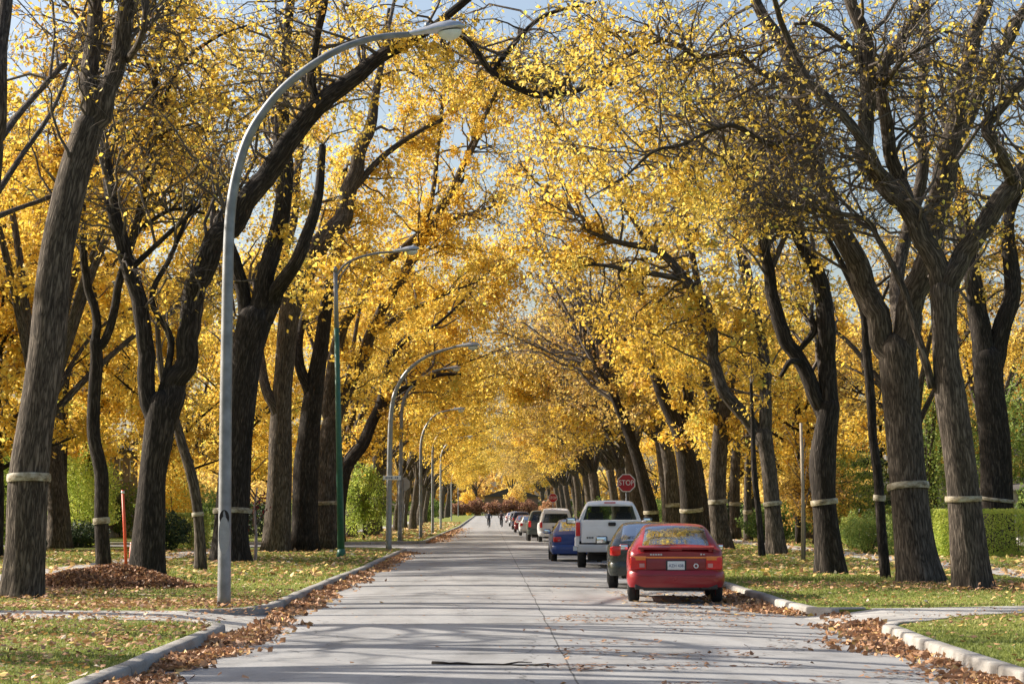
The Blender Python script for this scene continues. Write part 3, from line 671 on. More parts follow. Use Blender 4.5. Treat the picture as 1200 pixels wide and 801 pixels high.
def R6():
    t = Tree(G(911, 650)); Y = t.base[1]
    t.limb([(911, 653, 24), (907, 610, 20), (905, 590, 19), (900, 540, 18), (895, 508, 20)], base=True)
    t.limb([(896, 522, 16), (879, 495, 16), (848, 460, 15), (838, 427, 14), (835, 387, 13), (828, 355, 13), (802, 325, 11), (780, 299, 9), (762, 291, 8), (718, 281, 6), (679, 267, 4)])
    t.limb([(806, 329, 8), (788, 324, 7), (745, 318, 6), (700, 310, 4), (660, 315, 2)])
    t.limb([(838, 427, 9), (818, 330, 8, 1), (800, 250, 7, 2), (775, 170, 5, 3), (748, 110, 4, 3), (722, 60, 2, 3)])
    t.limb([(889, 385, 9, 1), (868, 300, 8, 2), (850, 210, 6, 3), (828, 130, 4, 3), (800, 70, 2, 3)])
    t.limb([(762, 291, 6), (724, 232, 5, 1), (682, 182, 4, 2), (645, 140, 3, 2), (622, 95, 2, 2)]); t.limb([(718, 281, 5), (672, 246, 4, 1), (634, 218, 3, 2), (608, 190, 1.6, 2)])
    t.limb([(896, 510, 16), (898, 460, 14), (893, 400, 12, 1), (880, 340, 9, 2), (870, 280, 6, 3)])
    for a in ((720, 240, 90, 55, 17), (690, 310, 70, 50, 17), (790, 260, 70, 55, 17), (830, 330, 55, 55, 16), (860, 410, 50, 50, 15), (640, 290, 50, 50, 13), (790, 390, 60, 50, 15), (720, 370, 60, 40, 15), (900, 350, 60, 60, 14), (660, 220, 50, 40, 12), (760, 150, 90, 60, 13), (840, 180, 60, 60, 13), (690, 170, 60, 50, 11), (900, 130, 70, 60, 8), (640, 180, 40, 50, 6), (800, 90, 80, 50, 6), (700, 90, 60, 50, 7), (620, 230, 45, 60, 6), (625, 130, 50, 50, 6), (640, 60, 60, 50, 5)):
        t.pc(*a[:4], Y + 2, 4, nsec=12, nter=9, nleaf=a[4], size=.16, tint=(.5, .2))
    add_band(t, 590, 7)
    t.build('elm_tree', 'elm behind the red car whose crooked limb bows far left, banded')
def R7():
    t = Tree(G(893, 652), BARK_D); Y = t.base[1]
    t.limb([(893, 654, 8), (889, 600, 7), (884, 555, 7), (882, 500, 5), (880, 450, 4)], base=True)
    t.pc(878, 450, 30, 35, Y, 1.5, nsec=7, nter=6, nleaf=6, size=.14)
    t.build('young_tree', 'pole-thin dark tree hugging the left of the crooked elm')
def R8():
    t = Tree(G(848, 643)); Y = t.base[1]
    t.limb([(847, 646, 26), (842, 600, 21), (841, 570, 20), (843, 527, 19), (848, 480, 17), (858, 430, 13), (862, 380, 9)], base=True)
    t.limb([(845, 500, 12), (828, 450, 10), (820, 400, 7)])
    for a in ((850, 440, 50, 40), (810, 420, 45, 45), (880, 380, 45, 50), (840, 500, 40, 25), (900, 450, 40, 40)):
        t.pc(*a, Y + 1, 4, nsec=11, nter=9, nleaf=14, size=.18, tint=(.5, .2))
    add_band(t, 585, 6)
    t.build('elm_tree', 'banded elm trunk rising just right of the red car roof')
def R9(px, py, w, band, label):
    t = Tree(G(px, py)); Y = t.base[1]
    t.limb([(px, py + 3, w), (px - 1, 590, w * .85), (px, 540, w * .8), (px + 3, 490, w * .7), (px + 6, 430, w * .45), (px, 380, w * .3)], base=True)
    for a in ((px, 430, 45, 45), (px + 20, 380, 45, 45), (px - 20, 490, 35, 25)):
        t.pc(*a, Y + 1, 4, nsec=9, nter=9, nleaf=13, size=.2, tint=(.48, .2))
    add_band(t, band, 6)
    t.build('elm_tree', label)
def R10():
    t = Tree(G(811, 640), BARK_D); Y = t.base[1]
    t.limb([(811, 643, 28), (810, 597, 25), (807, 560, 24), (798, 510, 21), (780, 470, 17), (765, 430, 12)], base=True)
    t.limb([(800, 520, 14), (808, 470, 12), (800, 420, 9)])
    for a in ((770, 430, 50, 45), (815, 430, 40, 40), (800, 500, 45, 30), (740, 380, 50, 40)):
        t.pc(*a, Y + 1, 4, nsec=10, nter=9, nleaf=14, size=.19, tint=(.46, .2))
    add_band(t, 596, 6)
    t.build('elm_tree', 'wide dark banded trunk directly above the red car roof')
def R11():
    t = Tree(G(789, 637)); Y = t.base[1]
    t.limb([(789, 640, 19), (789, 592, 17), (784, 540, 15), (772, 490, 12), (758, 440, 8)], base=True)
    for a in ((755, 450, 40, 40), (790, 480, 40, 30)):
        t.pc(*a, Y + 1, 4, nsec=9, nter=8, nleaf=12, size=.2, tint=(.46, .2))
    add_band(t, 591, 5)
    t.build('elm_tree', 'lighter banded trunk left of the wide dark one, over the black car')
def R12():
    t = Tree(G(765, 637), BARK_D); Y = t.base[1]
    t.limb([(766, 640, 19), (763, 600, 16), (757, 575, 15), (746, 534, 13), (729, 488, 11), (712, 450, 8), (690, 415, 5)], base=True)
    for a in ((720, 440, 50, 40), (690, 400, 45, 40), (745, 480, 35, 30)):
        t.pc(*a, Y + 1, 4, nsec=10, nter=8, nleaf=9, size=.2, tint=(.42, .2))
    for a in ((640, 330, 60, 60), (620, 260, 40, 50), (600, 400, 40, 40), (690, 330, 50, 50)): t.pc(*a, Y + 3, 4, nsec=13, nter=12, nleaf=4, size=.18, rt=.014)
    add_band(t, 598, 5)
    t.build('elm_tree', 'dark elm leaning left behind the stop sign by the pickup', leafm=AMBER)
def R0():
    t = Tree(np.array([*P(1168, 652, 79)[:2], LAWN]), BARK_D); Y = t.base[1]
    t.limb([(1170, 656, 44), (1168, 585, 38), (1166, 520, 36), (1160, 460, 34), (1157, 420, 36)], base=True)
    t.limb([(1154, 430, 26), (1146, 370, 24), (1142, 320, 20), (1130, 260, 16, 1), (1120, 200, 12, 2), (1110, 140, 8, 3)])
    t.limb([(1162, 440, 24), (1176, 380, 22), (1186, 320, 20), (1182, 260, 15), (1200, 200, 12), (1215, 140, 8)])
    for a in ((1130, 330, 50, 50, 6), (1190, 300, 50, 50, 7), (1160, 200, 70, 60, 7), (1100, 220, 50, 60, 6), (1100, 120, 80, 70, 4), (1170, 50, 80, 70, 4), (1050, 160, 60, 70, 4), (1040, 40, 80, 60, 2.5), (1120, 300, 60, 60, 8), (1020, 260, 50, 50, 6)):
        t.pc(*a[:4], Y + 2, 4, nsec=10, nter=8, nleaf=a[4], size=.15, tint=(.5, .2))
    add_band(t, 583, 6)
    t.build('elm_tree', 'dark double-limbed elm standing behind the clipped hedge, banded')
for fn in (L0, L1, L2, L3, L4, L5, L6, L8, L8b, L9, L10, R0, R1, R2, R3, R4, R6, R7, R8, R10, R11, R12): fn()
R9(862, 631, 14, 592, 'slender trunk between two banded elms, left of the pair behind the car')
R9(877, 633, 11, 598, 'narrow banded trunk, right of the pair seen past the red car roof')

# ---- procedural avenue elms (arching to local +x) and yard maples
def avenue_proto(seed, nleaf, h=18.0, bark=BARK, leafm=AMBER, lean=1.0, size=.21, nter=9, nsec=7):
    global rng
    keep = rng; rng = np.random.default_rng(seed)
    t = Tree((0, 0, 0), bark)
    fz = rng.uniform(4.5, 6.5); r = rng.uniform(.36, .5)
    t.limb_w([(0, 0, -.15), (.05, 0, 1.5), (.25 * lean, .1, fz * .6), (.55 * lean, 0, fz)], [r * 1.15, r * .95, r * .85, r * .9], base=True)
    ends = []
    for k, (dx, dy, zz, rr) in enumerate(((8.2, 1.5, h * .74, .2), (5.5, -3.5, h * .9, .19), (2.0, 4.0, h * .95, .18), (-4.5, 1.0, h * .85, .17), (-1.0, -4.5, h * .8, .15), (7.0, -.5, h * .52, .12), (9.6, -1.5, h * .62, .13), (4.5, 2.5, h * .45, .1))):
        dx *= rng.uniform(.85, 1.1); zz *= rng.uniform(.92, 1.05); s = np.array([.5 * lean, 0, fz - .25])
        e = np.array([dx, dy + rng.normal(0, .8), zz])
        pts = [s, s + (e - s) * np.array([.22, .25, .38]), s + (e - s) * np.array([.5, .55, .72]), e]
        t.limb_w(pts, [rr, rr * .8, rr * .5, rr * .2]); ends.append(e)
        m = s + (e - s) * np.array([.5, .55, .72]); side = m + np.array([rng.normal(0, 1.5), rng.normal(0, 2), 2.2]); t.limb_w([m, (m + side) / 2 + np.array([.3, 0, .2]), side], [rr * .5, rr * .35, rr * .15])
        for c, rad in ((e, (2.4, 2.6, 1.6)), (m * .45 + e * .55, (2.2, 2.4, 1.5)), (side, (1.9, 2, 1.5))):
            t.cloud(c, rad, nsec=nsec, nter=nter, nleaf=nleaf, size=size, tint=(.5, .22), spread=.3, rt=.014)
    rng = keep
    return t
FAR_L = 'distant elm in the far left row beyond the side street'
FAR_R = 'distant elm in the far right row behind the line of parked cars'
protos = []
for s, nl, lm in ((1, 13, GOLD), (2, 5, AMBER), (3, 10, GOLD), (4, 3.2, AMBER)):
    protos.append(avenue_proto(s, nl, leafm=lm)); protos[-1].lm = lm
placed = {}
def avenue(k, x, y, rz, label, group, sc=1.0):
    if k not in placed:
        placed[k] = protos[k].build('elm_tree', label, group=group, leafm=protos[k].lm); o = placed[k]
    else:
        o = copy_tree(placed[k])
    o['label'] = label; o['group'] = group
    o.location = (x, y, LAWN + ground_z(y)); o.rotation_euler = (0, 0, rz); o.scale = (sc, sc, sc * rng.uniform(.92, 1.06))
y = 119.0; i = 0
while y < 470:
    avenue((i * 2) % 4 if i % 3 else 2, -8.9 + rng.normal(0, .7), y, rng.normal(0, .22), FAR_L, 'distant elms of the left row', rng.uniform(.9, 1.08))
    y += rng.uniform(10, 15) * (1 if y < 180 else 1.5 if y < 280 else 2.2); i += 1
y = 112.0; i = 0
while y < 470:
    avenue((1, 3, 0, 3, 1, 2)[i % 6], 10.4 + rng.normal(0, .8), y, math.pi + rng.normal(0, .22), FAR_R, 'distant elms of the right row', rng.uniform(.9, 1.05))
    y += rng.uniform(10, 15) * (1 if y < 180 else 1.5 if y < 280 else 2.2); i += 1

for x, y, rz, k, sc in ((-15.2, 71, 1.2, 2, 1.05), (-21, 66, 2.0, 0, 1.0), (-23, 79, 1.0, 2, 1.05), (-18.5, 92, 2.5, 0, 1.0), (-27, 100, .3, 2, 1.1), (-21, 114, 1.6, 0, 1.0), (-32, 120, 2.6, 2, 1.15), (-20, 140, .8, 2, 1.0), (-30, 155, 2.0, 0, 1.1), (-22, 175, 1.0, 2, 1.1)):
    avenue(k, x, y, rz, 'tall golden elm in the yards behind the left row', 'tall yard elms behind the left row', sc)
for x, y, rz, k, sc in ((20, 96, 2.0, 2, .72), (26, 112, 1.0, 1, .95), (17, 84, 2.2, 3, .8), (24, 82, .5, 1, .85), (30, 92, 1.5, 3, .95), (19, 128, 2.5, 0, .85), (29, 138, .3, 2, .85), (21, 158, 1.6, 2, .95), (27, 185, 2.0, 0, 1.0), (20, 215, 1.0, 2, 1.0), (33, 104, 3.0, 0, .75)):
    avenue(k, x, y, rz, 'golden elm in the yards behind the right row', 'yard elms behind the right row', sc)
for n_, x in enumerate(np.arange(-62, 66, 8.5)):
    avenue(n_ % 4, x + rng.normal(0, 1), 505 + rng.uniform(26, 44), rng.uniform(0, 6), 'elm standing beyond the far end of the street', 'elms beyond the far end of the street', rng.uniform(.95, 1.2))
bare = avenue_proto(9, .3, 17, BARK_D, AMBER, nter=2, nsec=4); bare.lm = AMBER; protos.append(bare)
for x, y, rz, sc in ((-9.4, 23.6, 3.1, 1.0), (-10.0, 28.6, 2.6, .9), (-10.8, 34.2, 3.5, .95), (-12.5, 25.8, 3.0, .95), (-18, 46, 3.0, .9)):
    avenue(4, x, y, rz, 'bare elm of the left row standing outside the left edge', 'bare elms outside the left edge', sc)

def maple_proto(seed, h, nleaf, size=.2, low=.33, wid=.36, tint=(.55, .2), bark=BARK_D):
    global rng
    keep = rng; rng = np.random.default_rng(seed)
    t = Tree((0, 0, 0), bark)
    t.limb_w([(0, 0, -.1), (.05, 0, h * .2), (.0, .1, h * .5), (.1, 0, h * .85)], [.02 * h, .016 * h, .011 * h, .004 * h], base=True)
    for k in range(9):
        a = k * 2.4 + rng.uniform(0, .5); z0 = h * rng.uniform(low * .8, .7); e = np.array([math.cos(a) * wid * h * .8, math.sin(a) * wid * h * .8, z0 + h * rng.uniform(.1, .28)])
        t.limb_w([(0, 0, z0), e * np.array([.45, .45, 0]) + np.array([0, 0, z0 * .5 + e[2] * .5]), e], [.008 * h, .006 * h, .002 * h])
    for k in range(13):
        a = k * 2.4; f = (k + .5) / 13; z = h * (low + (1 - low) * f); w = wid * h * math.sin(math.pi * min(.95, .22 + .75 * f)) * .8
        c = np.array([math.cos(a) * w * .65, math.sin(a) * w * .65, z])
        t.cloud(c, (w * .55 + .6, w * .55 + .6, h * .09 + .3), nsec=7, nter=8, nleaf=nleaf, size=size, tint=tint, spread=.25, rt=.011)
    rng = keep
    return t
def put(t, name, label, locs, leafm, cat='tree', group=None, scs=None, labels=None):
    r = t.build(name, label, cat, group, leafm)
    for k, (x, y) in enumerate(locs):
        o = r if k == 0 else copy_tree(r)
        if labels: o['label'] = labels[k]
        o.location = (x, y, LAWN + ground_z(y)); s = scs[k] if scs else 1.0
        o.scale = (s, s, s * rng.uniform(.95, 1.08)); o.rotation_euler = (0, 0, rng.uniform(0, 6.28))
gold_locs = [(-17.0, 74), (-15.0, 99), (-19.5, 104), (-15.5, 131), (-23, 118), (-27, 92), (-17, 150), (-24, 160), (-19, 190)]
put(maple_proto(21, 11.5, 13), 'maple_tree', '', gold_locs, GOLD, group='golden yard maples behind the left row',
    scs=[.95, .9, 1.1, 1.0, 1.2, 1.1, 1.1, 1.2, 1.2], labels=['golden maple crown in the yard behind the left row of elms'] * 9)
gold_r = [(15.3, 106), (19.5, 118), (15.5, 136), (26.5, 122), (18, 160), (28, 140), (22, 180), (17, 200)]
put(maple_proto(22, 11.5, 13), 'maple_tree', '', gold_r, GOLD, group='golden yard maples behind the right row',
    scs=[.9, 1.05, 1.1, 1.1, 1.2, 1.2, 1.2, 1.2], labels=['golden maple crown in the yard behind the right row of elms'] * 8)
put(maple_proto(23, 4.2, 9, size=.15, low=.3, wid=.5, tint=(.5, .15)), 'maple_tree', 'low amber shrub-like tree between the crooked elm and the staked sapling', [(15.4, 102)], AMBER)
put(maple_proto(24, 3.9, 12, size=.12, low=.14, wid=.33, tint=(.6, .2)), 'small_tree', 'bright green cone-shaped young tree right of the green lamp', [tuple(G(426, 632)[:2])], LIME)

def spruce(x, y, h, w, label):
    mb, ml = MB(), MB()
    tube(mb, [(0, 0, -.1), (0, 0, h)], [.02 * h, .01], 8)
    n = int(900 * h); z = rng.uniform(.06, 1, n) ** .8; a = rng.uniform(0, 6.28, n)
    tier = (np.floor(z * 14) + .5) / 14
    r = w * (1 - tier * .93) * (.35 + .65 * rng.random(n) ** .4) * (1 + .15 * np.sin(5 * a + tier * 20))
    pos = np.stack([np.cos(a) * r, np.sin(a) * r, h * (z * .25 + tier * .75) - r * .3 + .1], 1); pos[:, 2] = np.maximum(pos[:, 2], .15)
    leaves(ml, pos, .36, np.clip(rng.normal(.45, .22, n), 0, 1), aspect=.3)
    root = empty('spruce_tree', (x, y, LAWN + ground_z(y)), 0, label, 'tree')
    mb.build('trunk', BARK_D, root); ml.build('crown', NEEDLE, root, smooth=False)
spruce(20.5, 112, 9.5, 2.6, 'dark spruce by the house roof behind the right trees')
spruce(-20.5, 88, 7.5, 2.4, 'dark spruce in the far left yard behind the golden maples')

# ------------------------------------------------------------------ shrubs and hedges
def shrub(name, label, c, rad, n, size, leafm, tint=(.5, .22), cat='shrub', boxy=False, group=None):
    c = np.asarray(c, float); rad = np.asarray(rad, float); ml, ms = MB(), MB()
    if boxy:
        p = rng.uniform(-1, 1, (n, 3)); ax = rng.integers(0, 3, n); sg = rng.choice([-1, 1], n)
        sh = rng.random(n) < .8; p[np.arange(n)[sh], ax[sh]] = sg[sh] * rng.uniform(.82, 1.02, sh.sum())
    else:
        d = rng.normal(size=(n, 3)); d /= np.linalg.norm(d, axis=1)[:, None]
        lump = 1 + .16 * np.sin(d[:, 0] * 5 + 1) * np.cos(d[:, 1] * 4) + .14 * np.sin(d[:, 2] * 7 + d[:, 0] * 6)
        p = d * (rng.random(n) ** .33 * lump)[:, None]
    pos = p * rad; pos[:, 2] = np.maximum(pos[:, 2] + rad[2], .04)
    leaves(ml, pos, size, np.clip(rng.normal(tint[0], tint[1], n) + .12 * np.sin(pos[:, 0] * 3) * np.sin(pos[:, 2] * 3), 0, 1))
    for k in range(14 if boxy else 9):
        a = rng.uniform(-.8, .8, 2)
        b = np.array([a[0] * rad[0] * (.95 if boxy else .25), a[1] * rad[1] * (.5 if boxy else .25), -.05])
        e = np.array([a[0] * rad[0] * .9, a[1] * rad[1] * .8, rad[2] * rng.uniform(1.1, 1.75)])
        tube(ms, [b, (b + e) / 2 + rng.normal(0, .06, 3), e], [.025, .018, .008], 5)
    root = empty(name, (c[0], c[1], LAWN + ground_z(c[1])), 0, label, cat, group)
    ms.build('stems', TWIG, root); ml.build('foliage', leafm, root, smooth=False)
    return root
shrub('hedge', 'clipped bright green hedge at the right edge behind the sidewalk', (18.3, 74.5), (2.9, 1.0, .82), 26000, .075, LIME, (.80, .2), 'hedge', True)
shrub('hedge', 'shaded olive hedge between the two banded right elms', (14.9, 76.5), (.75, 1.2, .72), 6000, .085, GREEN, (.7, .2), 'hedge', True)
shrub('rounded_shrub', 'round grey-green clipped shrub left of the thin leaning tree', G(1014, 648), (.85, .85, .72), 6000, .07, GREEN, (.72, .18))
shrub('rounded_shrub', 'smaller pale shrub next to the round clipped one, nearer the forked dark elm', G(998, 643), (.6, .7, .75), 3500, .08, GREEN, (.8, .16))
shrub('lilac_shrub', 'tall loose light-green bush behind the round clipped shrub', (18.2, 108), (2.1, 1.8, 2.5), 8500, .12, GREEN, (.78, .18))
shrub('lilac_shrub', 'tall green bush seen between the two banded right elms', (20.0, 96), (1.9, 1.8, 4.2), 12000, .12, GREEN, (.68, .2))
shrub('lilac_shrub', 'big green bush right of the hedge elm at the frame edge', (25.0, 101), (2.4, 2.0, 4.0), 12000, .13, GREEN, (.6, .2))
shrub('juniper_shrub', 'spreading dark green juniper behind the slim banded left tree', G(88, 641), (1.5, 1.2, .55), 5200, .11, NEEDLE, (.85, .2))
shrub('juniper_shrub', 'dark low juniper right of the forked left elm', G(192, 645), (1.1, 1.0, .75), 4000, .11, NEEDLE, (.75, .2))
shrub('lilac_shrub', 'yellow-green bush behind the thin dark left trunk', (-19.3, 102), (1.7, 1.6, 2.3), 8000, .13, LIME, (.7, .2))
shrub('hedge', 'olive autumn hedge left of the nearest lamp pole', (-12.7, 90), (.8, 1.2, .75), 6000, .10, GREEN, (.86, .14), 'hedge', True)
shrub('lilac_shrub', 'green bush at the far left edge behind the leaning elm', (-19.3, 86), (1.4, 1.3, 2.2), 7000, .12, LIME, (.5, .2))
shrub('lilac_shrub', 'golden olive bush filling behind the bowed young tree', (-14.3, 97), (1.3, 1.2, 1.9), 6000, .13, GOLD, (.7, .25))
shrub('rounded_shrub', 'low dark green bush far right of the crooked elm, by the lawn edge', (14.2, 110), (1.3, 1.5, .8), 4500, .13, GREEN, (.3, .2))
for x_, w_, h_ in ((-7.5, 2.6, 1.5), (-3.4, 2.4, 1.9), (.6, 2.6, 1.6), (4.6, 2.4, 2.0), (8.6, 2.5, 1.7)):
    shrub('autumn_bush', 'red-brown bush in the row closing the end of the street', (x_, 497 + rng.uniform(-1, 1), 0), (w_, 1.8, h_), 1800, .42, RUST, (.5, .3), group='red-brown bushes at the end of the street')
shrub('lilac_shrub', 'yellow bush before the dark house at the end of the street', (-5.5, 507), (2.2, 1.8, 3.0), 1500, .45, GOLD, (.5, .2))
shrub('lilac_shrub', 'tall amber bush right of the dark house middle at the street end', (6.0, 508), (2.6, 1.8, 3.6), 1600, .45, AMBER, (.7, .2))
shrub('lilac_shrub', 'orange bush at the far end right of the cyclists', (9.0, 330), (1.4, 1.5, 1.6), 1500, .4, RUST, (.95, .1))
shrub('lilac_shrub', 'green bush at the far end of the left lawn', (-9, 300), (2.0, 2.2, 1.8), 2200, .35, GREEN, (.6, .2))
shrub('lilac_shrub', 'small green bush beneath the far right row by the second stop sign', (8.6, 175), (1.3, 1.5, 1.3), 2600, .2, GREEN, (.7, .2))

# saplings
def sapling(px, py, h, label, leafm=None, n=0, w=.022, bark=TWIG, stake=False):
    t = Tree(G(px, py), bark); b = t.base; ch = catmull([b - [0, 0, .05], b + [.02, 0, h * .35], b + [-.03, 0, h * .7], b + [.04, 0, h]], 5)
    tube(t.trunk, ch, np.linspace(w, w * .35, len(ch)), 8)
    for k in range(9):
        i = 5 + k % 10; a = rng.uniform(0, 6.28); l = h * rng.uniform(.14, .3)
        e = np.array([math.cos(a) * l * .6, math.sin(a) * l * .6, l * .8])
        q = [ch[i], ch[i] + e * .5 + [0, 0, -.03], ch[i] + e]; tube(t.twig, q, [w * .5, w * .35, w * .2], 5)
        if n:
            m = n // 9; leaves(t.leaf, ch[i] + e * rng.uniform(.5, 1.1, (m, 1)) + rng.normal(0, .10, (m, 3)), .1, np.clip(rng.normal(.5, .2, m), 0, 1))
    r = t.build('sapling', label, leafm=leafm or GOLD)
    return r
s_ = sapling(299, 657, 2.3, 'bare pinkish sapling with a few crimson leaves before the big grey elm', CRIMSON, 160, .062, simple('pale_sapling_bark', (.42, .32, .29), .8))
s_ = sapling(943, 657, 3.9, 'thin bare sapling tied to a pale stake, left of the swollen dark elm', None, 0, .03)
mb = MB(); b = G(940.5, 658); tube(mb, [b + [0, 0, -.1], b + [.03, 0, 2.2], b + [.0, .02, 4.3]], [.055, .05, .045], 10)
o = mb.build('stake', simple('weathered_wood', (.36, .29, .21), .85, bmp=.4), None, b, loc=b); tag(o, 'tall pale wooden stake beside the thin bare sapling', 'stake')
ORANGE = simple('orange_paint', (.72, .10, .035), .5)
def marker(px, py, h, r, lean, label):
    b = G(px, py); mb = MB(); tube(mb, [(0, 0, -.05), (lean * .5, 0, h * .5), (lean, 0, h)], [r, r, r * .9], 10)
    o = mb.build('marker_stake', ORANGE, None, loc=b); tag(o, label, 'marker')
    m2 = MB(); tube(m2, [(lean * .965, 0, h * .955), (lean * .99, 0, h * .985)], [r * 1.06] * 2, 10); m2.build('reflective_tape', simple('tape', (.7, .7, .72), .35), o)
marker(148.0, 664, 2.15, .045, -.13, 'tall orange marker stake left of the forked elm')
marker(151.5, 674, .8, .04, .05, 'short orange marker stake at the root of the forked elm')


# dark shrubs along the yards and the wood closing the view behind the houses
def row_shrubs(xs, label, group):
    for k, (x, y) in enumerate(xs):
        shrub('yard_shrub', label, (x, y), (rng.uniform(1.5, 2.4), rng.uniform(1.5, 2.4), rng.uniform(.9, 1.7)), 3000, .17, [GREEN, LIME, NEEDLE, GREEN][k % 4], (.5, .25), group=group)
row_shrubs([(-15.5, 112), (-18.5, 123), (-15.8, 142), (-18, 152), (-24, 108), (-21, 97), (-27, 114), (-15.5, 170), (-23, 134), (-16, 200), (-33, 118)], 'mixed green bush in the yards behind the left row', 'bushes behind the left row')
row_shrubs([(16.5, 122), (19.5, 134), (16, 150), (22, 116), (17, 175), (25, 150), (28, 116), (16, 205), (24, 90)], 'mixed green bush in the yards behind the right row', 'bushes behind the right row')
def woodland(x0, seed):
    ml = MB(); n = 34000; y = 60 + 440 * rng.random(n) ** 1.3; hh = 8.5 + 2.5 * np.sin(y * .21 + seed) + 1.5 * np.sin(y * .57)
    z = hh * rng.random(n) ** .8; x = x0 + rng.normal(0, 2.2, n) * (1 - .4 * z / 11)
    t = np.clip(.45 + .3 * np.sin(y * .33 + seed) + rng.normal(0, .2, n), 0, 1)
    low = z < 3.2
    leaves(ml, np.stack([x, y, z], 1)[~low], .75, t[~low], mat=0); leaves(ml, np.stack([x, y, z], 1)[low], .7, t[low] * .8, mat=1)
    tag(ml.build('woodland', [AMBER, GREEN], None, smooth=False), kind='stuff')
woodland(-44, 1.0); woodland(46, 2.0)
def end_wood():
    ml = MB(); n = 30000; x = rng.uniform(-150, 150, n); hh = 13 + 3 * np.sin(x * .13) + 2 * np.sin(x * .41 + 1)
    z = 1 + hh * rng.random(n) ** .85; y = 575 + rng.normal(0, 5, n)
    t = np.clip(.45 + .3 * np.sin(x * .27) + rng.normal(0, .2, n), 0, 1); low = z < 5
    pts = np.stack([x, y, z], 1); leaves(ml, pts[~low], 1.3, t[~low], mat=0); leaves(ml, pts[low], 1.2, t[low] * .8, mat=1)
    tag(ml.build('woodland', [AMBER, GREEN], None, smooth=False), kind='stuff')
end_wood()

# ------------------------------------------------------------------ grass and fallen leaves
def on_path(x, y):
    m = ((x > -12.05) & (x < -10.4) & (y < 95)) | ((x > 12.25) & (x < 14.0))
    lo = 31.0 + (-x - 4) * .035; m |= (x < XL) & (y > lo - .15) & (y < lo + 2.15)
    m |= (x < XL) & (x > -5.2) & (y > 29.7) & (y < 33.7)
    lo = 31.1 + (x - 6.5) * .62; hi = 34.0 + (x - 6.5) * .33
    lo2 = np.where(x > 9.5, 33.4 + (x - 9.5) * .02, lo); hi2 = np.where(x > 9.5, 35.25 + (x - 9.5) * .015, hi)
    m |= (x > XR) & (y > lo2) & (y < hi2); m |= (x > XR) & (x < 6.6) & (y > 29.6) & (y < 34.1)
    return m
def kerb_x_right(y): return np.interp(y, [12, 22, 26, 28.6, 29.4, 33.6, 35, 40], [4.9, 4.95, 5.06, 5.2, 5.6, 5.6, 4.9, 4.9])

def scatter(x0, x1, y0, y1, dens, ref=None):
    out = []
    for ya in np.arange(y0, y1, 2.0):
        d = dens * (min(1.0, (ref / max(ya, 1)) ** 1.7) if ref else 1.0)
        n = rng.poisson(d * (x1 - x0) * 2.0)
        out.append(np.stack([rng.uniform(x0, x1, n), rng.uniform(ya, ya + 2, n)], 1))
    return np.concatenate(out)
def lawn_ok(p):
    x, y = p[:, 0], p[:, 1]
    k = ~on_path(x, y) & ((x < XL - .2) | (x > kerb_x_right(y) + .2))
    k &= ~((x < 0) & (y > 82) & (y < 117))
    return p[k]
gmb = MB()
def grass(p, h, wd):
    n = len(p); base = np.column_stack([p, np.full(n, LAWN - .004)])
    a = rng.uniform(0, 6.28, n); dv = np.stack([np.cos(a), np.sin(a), np.zeros(n)], 1)
    ln = rng.normal(0, .55, (n, 3)); ln[:, 2] = 1; ln /= np.linalg.norm(ln, axis=1)[:, None]
    hh = h * rng.uniform(.5, 1.3, n)[:, None]; ww = wd[:, None] if np.ndim(wd) else wd
    v = np.stack([base - dv * ww, base + dv * ww, base + ln * hh], 1).reshape(-1, 3)
    i = np.arange(n) * 3; q = np.stack([i, i + 1, i + 2, i + 2], 1)
    patch = .5 + .22 * np.sin(p[:, 0] * .9 + 1.3 * np.sin(p[:, 1] * .37)) * np.cos(p[:, 1] * .53) + rng.normal(0, .2, n)
    gmb.add(v, q, None, 0, np.repeat(np.clip(patch, 0, 1), 3))
for x0, x1 in ((-15, XL - .2), (XR + .2, 18)):
    p = lawn_ok(scatter(x0, x1, 18, 46, 420, 24)); grass(p, .046, .006 + .00018 * p[:, 1])
    p = lawn_ok(scatter(x0 - 4, x1 + 4, 46, 120, 120, 46)); grass(p, .075, .010 + .00022 * p[:, 1])
tag(gmb.build('grass', BLADE, None, smooth=False), kind='stuff')

lmb = MB()
def litter(p, z, size, tint=(.45, .22), lift=.012, flat=.8):
    n = len(p); pos = np.column_stack([p, np.broadcast_to(z, (n,)) + rng.uniform(.006, lift, n)])
    leaves(lmb, pos, size, np.clip(rng.normal(tint[0], tint[1], n), 0, 1), flat=flat, aspect=.72)
def patchy(p, s=.7, thr=.0, seed=0.0):
    v = np.sin(p[:, 0] * s + seed + 2 * np.sin(p[:, 1] * s * .41)) + np.sin(p[:, 1] * s * .83 - seed + 1.5 * np.sin(p[:, 0] * s * .7))
    return p[(v + rng.normal(0, .8, len(p))) > thr]
# lawns
for x0, x1, d in ((-15, XL - .15, 20), (XR + .15, 18, 9)):
    for th, dd, sd in ((.3, d * 2.0, 1.0), (1.2, d * 2.6, 4.0)):
        p = patchy(scatter(x0, x1, 18, 50, dd, 32), .6, th, sd); p = p[(p[:, 0] < XL - .2) | (p[:, 0] > kerb_x_right(p[:, 1]) + .2)]
        p = p[~on_path(p[:, 0], p[:, 1]) | (rng.random(len(p)) < .15)]; litter(p, LAWN + .03, .072, (.62, .24), .045, .6)
    p = scatter(x0 - 8, x1 + 8, 50, 125, 9, 55); p = p[~((p[:, 0] < 0) & (p[:, 1] > 88))]; p = p[(p[:, 0] < XL - .2) | (p[:, 0] > XR + .2)]
    litter(p, LAWN + .03, .16, (.72, .18), .05, .6)
